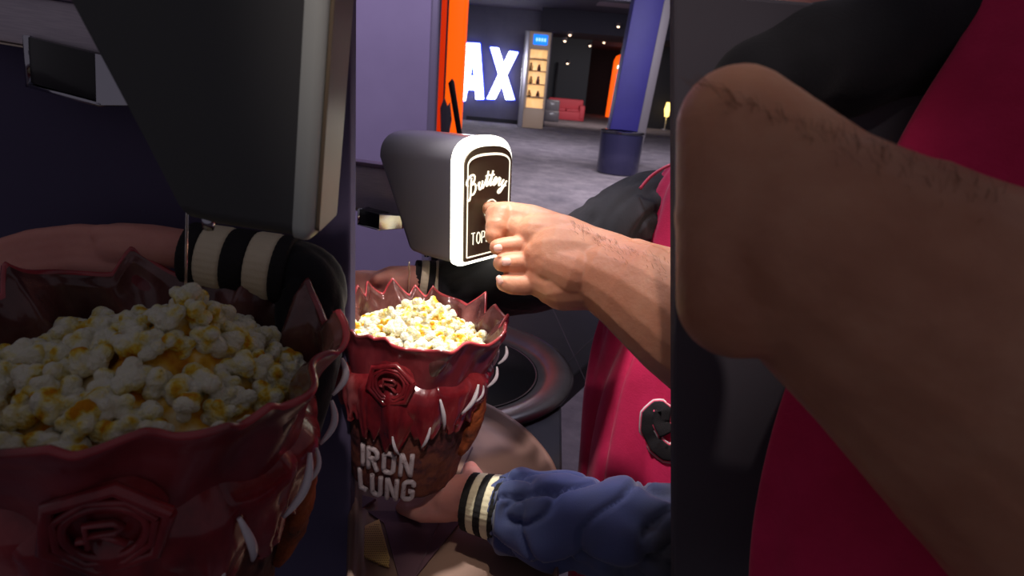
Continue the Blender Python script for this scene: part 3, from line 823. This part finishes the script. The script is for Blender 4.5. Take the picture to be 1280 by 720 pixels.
    # rust bulge with scorched edge on the right flank
    for nm, mt, q0, wA in (('rust_bulge', 'rust', -.33, .30), ('scorched_edge', 'scorch', .02, .26)):
        bm = new_bm()
        pts = []; rad_ = []
        for i in range(22):
            q = i / 21; z = .038 + .080 * q
            th = q0 + .12 * math.sin(q * PI)
            r_ = rbase(z) + .004 * math.sin(q * PI) + (.0 if nm == 'rust_bulge' else -.001)
            pts.append(P(th, r_, z)); rad_.append((.017 * math.sin(.12 + q * (PI - .2)) ** .6, .0085 * math.sin(.12 + q * (PI - .2)) ** .5))
        tube(bm, pts, rad_, 28, up=Vector((1, 0, 0)), wr=lambda t_, th_: 1 + .16 * noise.noise(Vector((t_ * 9, math.cos(th_) * 1.6, math.sin(th_) * 1.6 + q0))) + .06 * noise.noise(Vector((t_ * 30, math.cos(th_) * 5, math.sin(th_) * 5))))
        obj(nm, bm, M[mt], t, world=False)
    # fangs (direction chosen on the body, root high, tip low)
    FG = [(-.10, .152, -.20, .136, 1.3), (-.22, .134, -.36, .116, 1.3), (-.62, .126, -.78, .098, 1.5), (-.50, .122, -.62, .106, .9), (-1.12, .118, -1.0, .086, 1.4), (-1.18, .090, -1.25, .068, 1.1), (-1.62, .078, -1.52, .060, 1.1), (.4, .14, .3, .115, 1.2), (1.4, .13, 1.3, .1, 1.2), (2.7, .13, 2.8, .1, 1.2), (-2.7, .12, -2.8, .09, 1.2)]
    for a0, z0, a1, z1, w_ in FG:
        bm = new_bm(); pts = []; rr_ = []
        for i in range(10):
            q = i / 9; z = z1 + (z0 - z1) * q
            pts.append(P(a1 + (a0 - a1) * q, rbase(z) + .010 + .004 * math.sin(q * PI), z)); rr_.append(.0013 * w_ * (.25 + math.sin(.25 + q * 2.6) * .85))
        tube(bm, pts[::-1], rr_[::-1], 10); obj('fang', bm, M['fang'], t, world=False)
    # title
    def word(txt, x0, z0, hh, ww):
        bm = new_bm(); x = x0
        for ch in txt:
            adv = .42 if ch == 'I' else .8
            off = -.15 if ch == 'I' else 0
            for st in GL[ch]:
                pts = []
                for (a, b), (c, d) in zip(st, st[1:]):
                    for q in range(5): pts.append((a + (c - a) * q / 5, b + (d - b) * q / 5))
                pts.append(st[-1])
                W3 = []
                for a, b in pts:
                    th = title_th + (x + (a + off) * ww) / .0585; z = z0 + b * hh
                    W3.append(P(th, rbase(z) + .0012, z))
                tube(bm, W3, [(.0012, .0020)] * len(W3) if False else [(.0023, .0023)] * len(W3), 8)
            x += adv * ww
        obj('title_lettering', bm, M['title'], t, world=False)
    word('IRON', -.0245, .0315, .0235, .0195); word('LUNG', -.0275, .0030, .0235, .0195)
    return t

bc = V(517, 628, .60)
# base centre: middle of the base seen at about (508, 604)
bc = V(505, 588, .625)
MB = Matrix.Translation(bc) @ Matrix.Rotation(R(3), 4, 'Y') @ Matrix.Rotation(R(-4), 4, 'X')
bucket(MB, 'oxblood popcorn bucket with white IRON LUNG lettering held under the lit dispenser')
popcorn(MB, .0615, .145, .024, .0168, 140, 'popcorn in the brightly lit bucket', 'fluffy buttered popcorn kernel heaped in the brightly lit bucket', 3, peak=(.006, .012))

# ================================================================= HANDS AND PEOPLE
def cap_chain(pts):       # pts: (px,py,depth,rpx)
    out = []
    for a, b in zip(pts, pts[1:]):
        out.append((V(a[0], a[1], a[2]), a[3] * a[2] / F, V(b[0], b[1], b[2]), b[3] * b[2] / F))
    return out
def nail(parent, px, py, d, w, h, ang, mt='nail'):
    """small curved plate; w,h in px"""
    o = V(px, py, d); n = (CAM - o).normalized()
    rt = (CR @ Vector((1, 0, 0))); x = (rt - n * rt.dot(n)).normalized(); y = n.cross(x)
    x2 = x * math.cos(ang) + y * math.sin(ang); y2 = -x * math.sin(ang) + y * math.cos(ang)
    s = d / F; bm = new_bm()
    t = bmesh.new(); bmesh.ops.create_uvsphere(t, u_segments=20, v_segments=12, radius=1)
    for v in t.verts: v.co = Vector((math.copysign(abs(v.co.x) ** .8, v.co.x) * w * s, math.copysign(abs(v.co.y) ** .8, v.co.y) * h * s, v.co.z * 3.2 * s))
    merge(bm, t, frame(o, x2, y2, n))
    return obj('fingernail', bm, M[mt], parent)

# ---- the pressing hand (centre)
D = .585
person1 = thing('person', 'bare right forearm and hand reaching in to press the lit dispenser button', 'person', loc=V(900, 620, .50))
caps = []
# forearm to wrist
def fl(a, b): caps.extend(cap_chain([a, b]))
caps += cap_chain([(980, 505, .50, 84), (905, 440, .515, 80), (850, 400, .53, 74), (800, 365, .545, 62), (760, 345, .555, 50)])
caps += cap_chain([(985, 470, .52, 80), (905, 410, .535, 76), (850, 378, .545, 66), (790, 345, .56, 48)])
# wrist / palm mass
caps += cap_chain([(765, 335, .56, 44), (725, 325, .57, 46), (700, 325, .575, 48)])
caps += cap_chain([(740, 318, .575, 34), (700, 300, .58, 33), (672, 296, .585, 30)])
caps += cap_chain([(735, 350, .56, 38), (705, 355, .565, 34), (680, 348, .57, 26)])
caps += cap_chain([(720, 340, .555, 36), (695, 330, .56, 30), (672, 318, .565, 18)])      # ball of the palm
# hooked index: knuckle ridge to the button, tip bending down
caps += cap_chain([(700, 296, .59, 28), (662, 280, .60, 25), (636, 271, .605, 19.5), (625, 271, .605, 19)])
caps += cap_chain([(627, 273, .60, 20), (622, 284, .592, 16), (618, 294, .588, 12.5)])
caps += cap_chain([(640, 280, .60, 17), (655, 290, .59, 20)])
# thumb behind, its tip on the button
caps += cap_chain([(690, 300, .62, 20), (650, 278, .64, 13), (622, 263, .645, 11), (612, 261, .645, 9.5)])
# three curled fingers
caps += cap_chain([(668, 305, .58, 14), (650, 307, .575, 13), (632, 308, .572, 12), (622, 309, .570, 10.5)])
caps += cap_chain([(672, 328, .575, 15), (652, 329, .568, 13.5), (636, 329, .565, 12.5), (627, 329, .563, 11)])
caps += cap_chain([(676, 352, .572, 15), (656, 356, .566, 13.5), (640, 356, .563, 12.5), (631, 354, .561, 11)])
caps += cap_chain([(664, 306, .573, 9), (672, 340, .566, 11), (684, 368, .566, 12)])
flesh('body', caps, M['skin'], person1, .0013, 5)
nail(person1, 622.5, 310.5, .5552, 5.6, 5.0, .2); nail(person1, 633, 327.5, .5478, 6.2, 5.2, .1); nail(person1, 624.5, 350, .5468, 4.2, 6.0, .3)
def armhair(parent, L, n, ln, seed, surf):
    rnd = random.Random(seed); bm = new_bm()
    dg = bpy.context.evaluated_depsgraph_get(); dg.update()
    bvh = BVHTree.FromObject(surf, dg); W = wm(surf); Wi = W.inverted()
    for k in range(n):
        q = rnd.random() * (len(L) - 1); i = int(q); f_ = q - i
        px = L[i][0] + (L[i + 1][0] - L[i][0]) * f_; py = L[i][1] + (L[i + 1][1] - L[i][1]) * f_ + abs(rnd.gauss(0, 1)) * L[i][2]
        r_ = ray(px, py).normalized()
        h = bvh.ray_cast(Wi @ CAM, (Wi.to_3x3() @ r_).normalized())
        if h[0] is None: continue
        p = W @ h[0]; nn = (W.to_3x3() @ h[1]).normalized()
        dr = (nn * .6 + (CR @ Vector((-.6, .35, .1))) + Vector((rnd.uniform(-.4, .4), rnd.uniform(-.4, .4), rnd.uniform(-.4, .4)))).normalized()
        l = ln * rnd.uniform(.6, 1.2)
        tube(bm, [p - nn * .0003, p + dr * l * .6, p + dr * l + Vector((0, 0, -.2 * l))], [.00007, .00006, .00002], 4)
    o = obj('arm_hair', bm, M['hair'], parent); o['kind'] = 'stuff'
body1 = [c for c in person1.children if c.name.startswith('body')][0]
bpy.context.view_layer.update()
armhair(person1, [(715, 277, 6), (745, 292, 9), (775, 305, 14), (842, 326, 20)], 190, .0065, 5, body1)

# ---- sleeve builder
def sleeve(name, pts, mt, parent, amp=.06, freq=9, n=64, seed=0, sub=8, cap=True):
    """pts (px,py,depth,rpx)"""
    c = catmull(pts, sub)
    P3 = [V(a, b, d) for a, b, d, r_ in c]; rr = [r_ * d / F for a, b, d, r_ in c]
    bm = new_bm()
    def wr(t_, th):
        c_, s_ = math.cos(th), math.sin(th)
        w = .55 * amp * math.sin(freq * t_ * 2 * PI + 1.6 * math.sin(th + seed) + 2.5 * noise.noise(Vector((t_ * 4, c_, s_ + seed)))) * (.6 + .5 * math.sin(th + seed))
        w += amp * .8 * noise.noise(Vector((t_ * 7, c_ * 1.3, s_ * 1.3 + seed)))
        for q in (0, 5.3):
            v = noise.noise(Vector((t_ * freq * 1.15 + .9 * c_ + q, c_ * .9, s_ * .9 + seed + q)))
            w -= amp * 1.25 * math.exp(-(v / .085) ** 2)
        return 1 + (w + amp * .3) * sm(0, .07, t_)
    tube(bm, P3, rr, n, wr=wr, cap=cap)
    return obj(name, bm, mt, parent)
def cuff(P0, P1, r0, r1, parent, stripes, world=True, n=96):
    """ribbed knit cuff in stripes between world points"""
    ax = P1 - P0
    for (a, b, mt) in stripes:
        bm = new_bm(); K = 8
        pts = [P0 + ax * (a + (b - a) * k / K) for k in range(K + 1)]
        rr = [(r0 + (r1 - r0) * (a + (b - a) * k / K)) * (1 if 0 < k < K else .965) for k in range(K + 1)]
        tube(bm, pts, rr, n, wr=lambda t_, th: 1 + .012 * math.sin(th * 32))
        obj('cuff_stripe', bm, M[mt], parent)

# ---- person holding the bucket (centre)
person2 = thing('person', 'person in crimson and black varsity jacket cradling the lettered bucket in both hands', 'person', loc=(.27, .80, 0))
caps = []
caps += cap_chain([(900, 760, .90, 105), (905, 560, .90, 110), (925, 400, .90, 105), (950, 300, .92, 85)])
caps += cap_chain([(915, 262, .915, 34), (1035, 290, .90, 38)])
caps += cap_chain([(955, 280, .92, 45), (965, 160, .92, 45)])
caps += cap_chain([(962, 110, .90, 74), (960, 60, .91, 84)])
caps += cap_chain([(925, 112, .86, 9), (905, 125, .84, 11), (918, 132, .85, 8)])          # nose
caps += cap_chain([(912, 150, .86, 10), (950, 160, .86, 12)])                               # lips / chin
# right arm behind dispenser to the back of the rim
caps += cap_chain([(885, 258, .95, 26), (812, 263, .91, 26), (755, 292, .835, 26), (705, 330, .775, 25), (645, 352, .737, 22), (590, 356, .725, 20), (545, 354, .72, 17), (515, 350, .713, 19)])
caps += cap_chain([(520, 352, .71, 20), (490, 352, .70, 20), (470, 354, .695, 15)])
for dy, ln in ((-3, 0), (4, 4), (12, 9), (20, 16)):
    caps += cap_chain([(480 + ln * .3, 352 + dy, .70, 10), (455 + ln, 349 + dy, .69, 9), (436 + ln, 350 + dy, .675, 8.5), (424 + ln, 358 + dy, .662, 7.5)])
caps += cap_chain([(500, 346, .70, 12), (486, 345, .69, 9), (472, 350, .68, 8)])
# left arm to the base
caps += cap_chain([(1045, 340, .88, 34), (1010, 590, .71, 40), (920, 672, .60, 42), (800, 665, .58, 36), (680, 646, .587, 30), (628, 636, .595, 26), (590, 627, .605, 27)])
caps += cap_chain([(590, 622, .607, 30), (566, 622, .612, 28), (550, 630, .615, 22)])
caps += cap_chain([(590, 608, .61, 17), (592, 598, .625, 14), (588, 586, .64, 10)])        # thumb behind the bucket
for k, (x1_, y1_) in enumerate([(530, 634), (524, 640), (520, 643), (528, 646)]):
    caps += cap_chain([(560, 622 + 6 * k, .615 - .004 * k, 13), (540, 628 + 4.6 * k, .616 - .004 * k, 11.5), (x1_, y1_ - 2, .618 - .004 * k, 9.5), (x1_ - 22 + k * 2, y1_ - 8, .64, 8)])
flesh('body', caps, M['skinpink'], person2, .0022, 4)
# hair
bm = new_bm()
for k in range(40):
    a = random.uniform(-.4, 3.6); p = V(962 + 74 * math.cos(a) * random.uniform(.3, 1), 62 - 80 * abs(math.sin(a)) * random.uniform(.6, 1), .93 + random.uniform(-.06, .08)); capsule(bm, p, .028, p + Vector((.01, .02, -.03)), .022, 10)
capsule(bm, V(985, 60, .97), .10, V(985, 110, .98), .085)
capsule(bm, V(975, 20, .94), .09, V(985, 60, .95), .09)
obj('hair', bm, M['headhair'], person2)
# jacket torso
tp = [(884, 790, .87, .195), (884, 700, .87, .192), (886, 600, .87, .188), (894, 500, .87, .180), (906, 420, .87, .168), (922, 350, .875, .160), (938, 290, .88, .158), (950, 240, .885, .140), (958, 205, .89, .11), (964, 180, .90, .06)]
c = catmull(tp, 14)
bm = new_bm()
def twr(t_, th):
    f1 = .035 * math.sin(th * 5 + 2.2 * t_ + 1.5 * noise.noise(Vector((math.cos(th) * 1.5, math.sin(th) * 1.5, t_ * 2)))) * (1 - .5 * t_)
    v = noise.noise(Vector((math.cos(th) * 2.6 + t_, math.sin(th) * 2.6, t_ * 1.6)))
    return 1 + f1 + .05 * noise.noise(Vector((math.cos(th) * 2.2, math.sin(th) * 2.2, t_ * 6))) - .045 * math.exp(-(v / .07) ** 2)
tube(bm, [V(a, b, d) for a, b, d, r_ in c], [(r_, r_ * .62) for a, b, d, r_ in c], 144, up=Vector((0, 1, 0)), wr=twr)
torso = obj('jacket_body', bm, M['crimson'], person2)
bpy.context.view_layer.update()
sleeve('sleeve', [(548, 355, .72, 30), (590, 356, .725, 36), (640, 354, .735, 41), (700, 335, .77, 46), (755, 292, .83, 46), (805, 262, .91, 44), (870, 255, .95, 42)], M['blackcloth'], person2, .07, 5, seed=2)
a0 = V(517, 350, .715); a1 = V(556, 355, .723)
cuff(a0, a1, .0235, .0275, person2, [(0, .18, 'rib'), (.18, .42, 'cream'), (.42, .62, 'rib'), (.62, .86, 'cream'), (.86, 1, 'rib')])
sleeve('sleeve', [(612, 634, .597, 33), (628, 636, .594, 46), (650, 640, .59, 53), (700, 650, .585, 56), (760, 660, .58, 60), (830, 668, .58, 66), (920, 672, .60, 70), (1010, 600, .70, 66), (1050, 400, .84, 56), (1045, 320, .88, 50)], M['navy'], person2, .13, 7, n=96, seed=1, sub=14)
a0 = V(585, 626, .602); a1 = V(628, 636, .592)
cuff(a0, a1, .0275, .0315, person2, [(0, .20, 'rib'), (.20, .42, 'cream'), (.42, .62, 'rib'), (.62, .84, 'cream'), (.84, 1, 'rib')])
# pink piping on the shoulder seam
bm = new_bm()
c = catmull([(800, 236), (812, 222), (826, 212), (842, 205), (860, 203)], 5)
tube(bm, [V(a, b, .83) for a, b in c], [.0022] * len(c), 8); obj('shoulder_piping', bm, M['pink'], person2)
# chest letter on the jacket, outlined
dg = bpy.context.evaluated_depsgraph_get()
bvh = BVHTree.FromObject(torso, dg); WT = wm(torso); WTi = WT.inverted()
def onbody(px, py, lift):
    h = bvh.ray_cast(WTi @ CAM, (WTi.to_3x3() @ ray(px, py)).normalized())
    if h[0] is None: return V(px, py, .72)
    p = WT @ h[0]; return p + (CAM - p).normalized() * lift
def ribbon(name, pts, w, lift, mt, parent):
    c = []
    for (a, b), (a2, b2) in zip(pts, pts[1:]):
        for q in range(6): c.append((a + (a2 - a) * q / 6, b + (b2 - b) * q / 6))
    c.append(pts[-1]); bm = new_bm()
    P3 = [onbody(a, b, lift) for a, b in c]
    tube(bm, P3, [(w * .75 / F * 1.0, .0012)] * len(P3), 10, up=(CAM - P3[0]).normalized())
    return obj(name, bm, M[mt], parent)
Cp = [(842, 535), (830, 534), (827, 518), (832, 507), (842, 500)]
Cp = [(834, 543), (826, 528), (829, 512), (822, 511), (812, 520), (811, 538), (820, 556), (832, 566), (848, 567), (858, 556)]
lt = ribbon('chest_letter', Cp, 13.5, .0035, 'white', person2)
ribbon('letter_edging', Cp, 11.8, .0050, 'pink', lt)
ribbon('letter_fill', Cp, 10.4, .0064, 'rib', lt)

# ================================================================= ADDED PARTITIONS
YL = .50
p0 = onY(438, 0, YL); p1 = onY(438, 720, YL)
bm = new_bm()
A = onY(438, -12, YL); B = onY(438, 860, YL)
prism(bm, [A, B, Vector((-1.3, YL, B.z)), Vector((-1.3, YL, A.z))], Vector((0, .018, 0)), .002)
struct('added_partition_left', bm, M['slab'])  # added partition that closes off the dim left side
YR = .40
A = onY(842, -12, YR); B = onY(842, 860, YR)
bm = new_bm(); prism(bm, [A, B, Vector((1.2, YR, B.z)), Vector((1.2, YR, A.z))], Vector((0, .012, 0)), .002)
struct('added_partition_right', bm, M['slabk'])  # added partition behind the dim right side

# ================================================================= LEFT, NEARER STATION
Rm2 = rotm(R(94), R(5), R(-1))
DL = .315
o2 = V(389, 305, DL)
MD2 = Matrix.Translation(o2) @ Rm2 @ Matrix.Translation((.026, 0, 0))
dispenser(MD2, .052, .175, .14, .135, .062, .010, False, 'near unlit black dispenser with pale edge above the dim bucket', writing=False)
beam(V(-60, -20, .44), V(185, 18, .42), .034, .015, 'near dim rail carrying the unlit dispenser')
vent(V(31, 44, .435), V(118, 66, .425), .034, .02, 'near black and chrome socket box under the dim rail', .034)
bm = new_bm(); a = V(234, 262, .36); b = V(231, 415, .375)
tube(bm, [a, a * .6 + b * .4, b], [.0008] * 3, 8); tag(obj('butter_stream', bm, M['syrup']), 'thin thread of butter falling from the unlit dispenser', 'butter')
# near bucket
SB = 1.36
bcL = V(178, 424, .365)
MBL = Matrix.Translation(bcL) @ Matrix.Rotation(R(2), 4, 'X') @ Matrix.Rotation(R(4), 4, 'Y') @ Matrix.Rotation(R(28), 4, 'Z') @ Matrix.Scale(SB, 4) @ Matrix.Translation((0, 0, -.165))
bucket(MBL, 'near dim oxblood popcorn bucket under the unlit dispenser', 1.0, 4.0, True)
popcorn(MBL, .063, .143, .026, .0165, 120, 'popcorn in the dim near bucket', 'buttered popcorn kernel heaped in the dim near bucket', 11, peak=(.018, .004))
# hand and cuff behind the near bucket
person3 = thing('person', 'dim hand and striped black cuff behind the near bucket', 'person', loc=V(200, 600, .47))
caps = cap_chain([(380, 330, .478, 18), (330, 322, .474, 22), (240, 312, .47, 24), (190, 308, .47, 28), (150, 306, .47, 28)])
for k in range(4):
    caps += cap_chain([(170, 298 + 12 * k, .47, 14), (100, 292 + 12 * k, .468, 13), (40, 298 + 12 * k, .463, 12), (-10, 312 + 12 * k, .458, 11)])
caps += cap_chain([(205, 304, .465, 18), (165, 294, .462, 14), (125, 292, .46, 12)])
flesh('body', caps, M['skinpink'], person3, .0018, 5)
cuff(V(236, 316, .468), V(366, 340, .476), .024, .028, person3, [(0, .16, 'rib'), (.16, .40, 'cream'), (.40, .62, 'rib'), (.62, .86, 'cream'), (.86, 1, 'rib')])
sleeve('sleeve', [(360, 340, .477, 40), (385, 352, .478, 44), (388, 400, .478, 42), (378, 470, .476, 42), (350, 560, .474, 42)], M['blackcloth'], person3, .03, 3, seed=5)

# ================================================================= RIGHT, NEARER PEOPLE
person4 = thing('person', 'dim near bare forearm crossing the right side, hand gripping the added charcoal partition', 'person', loc=V(1100, 700, .2))
caps = cap_chain([(1500, 620, .235, 240), (1350, 520, .232, 222), (1220, 430, .228, 195), (1110, 365, .224, 168), (1030, 315, .222, 148)])
caps += cap_chain([(1480, 700, .24, 240), (1300, 560, .235, 190), (1150, 430, .23, 160), (1040, 345, .226, 138)])
caps += cap_chain([(1030, 262, .224, 100), (922, 158, .224, 76)])
caps += cap_chain([(1030, 350, .224, 100), (922, 374, .224, 76)])
caps += cap_chain([(1000, 290, .224, 110), (922, 270, .224, 78)])
caps += cap_chain([(922, 165, .224, 76), (922, 370, .224, 76)])
caps += cap_chain([(935, 230, .23, 70), (922, 255, .28, 66), (912, 290, .315, 56)])
caps += cap_chain([(935, 330, .23, 70), (915, 335, .28, 56), (902, 340, .315, 48)])
for k in range(4):
    y = 240 + 36 * k
    caps += cap_chain([(915, y + 10, .31, 26), (888, y + 12, .345, 20), (876, y + 14, .362, 17), (870, y + 16, .374, 13), (871, y + 18, .383, 12)])
caps += cap_chain([(915, 250, .29, 30), (900, 215, .33, 24), (905, 195, .365, 20)])
flesh('body', caps, M['skin'], person4, .0022, 6)
body4 = [c for c in person4.children if c.name.startswith('body')][0]
bpy.context.view_layer.update()
armhair(person4, [(850, 92, 10), (920, 118, 12), (980, 145, 14), (1050, 168, 16), (1150, 200, 20), (1270, 245, 20)], 170, .008, 9, body4)

person5 = thing('person', 'dim near person in crimson jacket with black sleeve behind the bare forearm', 'person', loc=V(1250, 800, .36))
tp = [(1330, 980, .345, 400), (1330, 820, .345, 385), (1340, 700, .345, 385), (1370, 560, .345, 375), (1430, 380, .345, 350), (1490, 200, .345, 330), (1530, 60, .345, 300), (1560, -60, .345, 280), (1570, -160, .345, 180)]
c = catmull(tp, 7); bm = new_bm()
tube(bm, [V(a, b, d) for a, b, d, r_ in c], [(r_ * d / F, .040) for a, b, d, r_ in c], 144, up=Vector((0, 1, 0)), wr=lambda t_, th: 1 + .02 * math.sin(th * 9 + 3 * t_) + .04 * noise.noise(Vector((math.cos(th) * 3, math.sin(th) * 3, t_ * 5))))
obj('jacket_body', bm, M['crimson'], person5)
bm = new_bm(); c = catmull([(1330, 20, .385, 84), (1200, 40, .385, 84), (1060, 70, .382, 82), (960, 105, .378, 70), (905, 150, .372, 50)], 10)
tube(bm, [V(a, b, d) for a, b, d, r_ in c], [r_ * d / F * .9 for a, b, d, r_ in c], 64, wr=lambda t_, th: 1 + .05 * math.sin(t_ * 30 + 2 * math.sin(th)))
obj('sleeve', bm, M['blackcloth'], person5)

# ================================================================= LIGHT
def spot(name, loc, tgt, en, col, size=.1, ang=40, blend=.4):
    l = bpy.data.lights.new(name, 'SPOT'); l.energy = en; l.color = col; l.shadow_soft_size = size; l.spot_size = R(ang); l.spot_blend = blend
    o = bpy.data.objects.new(name, l); COL.objects.link(o); o.location = loc
    o.rotation_euler = (Vector(tgt) - Vector(loc)).to_track_quat('-Z', 'Y').to_euler(); return o
def area(name, loc, tgt, en, col, sx, sy):
    l = bpy.data.lights.new(name, 'AREA'); l.energy = en; l.color = col; l.shape = 'RECTANGLE'; l.size = sx; l.size_y = sy
    o = bpy.data.objects.new(name, l); COL.objects.link(o); o.location = loc
    o.rotation_euler = (Vector(tgt) - Vector(loc)).to_track_quat('-Z', 'Y').to_euler(); return o
rimc = MB @ Vector((0, 0, .16))
spot('popcorn_fill', rimc + Vector((.10, .10, .95)), rimc, 68, (1, .97, .88), .02, 14, .5)  # unseen spot, added to brighten the popcorn
spot('counter_downlight', Vector((.50, .95, 2.7)), Vector((.12, .62, 1.3)), 36, (1, .82, .66), .07, 21, .45)
spot('cool_fill', Vector((.1, 1.4, 2.7)), Vector((.09, .70, 1.3)), 50, (.74, .76, 1), .1, 22, .5)  # unseen cool fill added from behind the counter
spot('side_fill', Vector((-.6, .35, 2.9)), Vector((.20, .70, 1.14)), 95, (1, .86, .88), .06, 13.5, .5)  # added fill from the left for the shaded jacket, no visible source
spot('tray_fill', Vector((0, .40, 2.8)), tf(585, 705), 30, (1, .88, .70), .03, 4.6, .3)  # narrow unseen spot added to make the cream highlight on the tray
spot('front_fill', Vector((.16, -.5, 2.75)), Vector((-.085, .56, 1.27)), 85, (1, .82, .78), .04, 7.2, .5)  # added fill from the camera side for the bucket front
spot('front_fill', Vector((-.14, -.5, 2.75)), Vector((.14, .52, 1.33)), 30, (1, .84, .80), .04, 9, .5)  # second added front fill, for the arm and hand
area('hall_light', (2, 9, 4.0), (3, 14, 0), 420, (.95, .9, 1), 5, 5)
area('hall_light', (1, 15.5, 4.1), (1.2, 22, 1), 430, (.9, .86, 1), 5, 2)
area('hall_light', (3.0, 28.6, 3.4), (2.4, 32, .5), 120, (1, .85, .8), 3, 1.5)  # unseen fill added to brighten the sofa
area('wall_fill', (-.7, 1.6, 3.0), (-.75, 3.6, 2.1), 30, (.82, .74, 1), 1.5, .4)  # unseen purplish area light added for the lavender wall
area('column_fill', (3.0, 8.5, 3.5), (2.0, CY, 1.6), 14, (.6, .6, 1), 1, 1)  # unseen bluish fill added for the column

w = bpy.data.worlds.new('world'); scene.world = w; w.use_nodes = True
bg = w.node_tree.nodes['Background']; bg.inputs[0].default_value = (.62, .56, .66, 1); bg.inputs[1].default_value = .15

cam = bpy.data.cameras.new('camera'); cam.sensor_width = 36; cam.lens = F / 1280 * 36; cam.clip_start = .02; cam.clip_end = 200
cam.dof.use_dof = True; cam.dof.focus_distance = .62; cam.dof.aperture_fstop = 11
co = bpy.data.objects.new('camera', cam); COL.objects.link(co)
co.matrix_world = Matrix.Translation(CAM) @ CR.to_4x4()
scene.camera = co
vs = scene.view_settings; vs.view_transform = 'Standard'; vs.look = 'None'; vs.gamma = 1; vs.exposure = 0; vs.use_curve_mapping = False
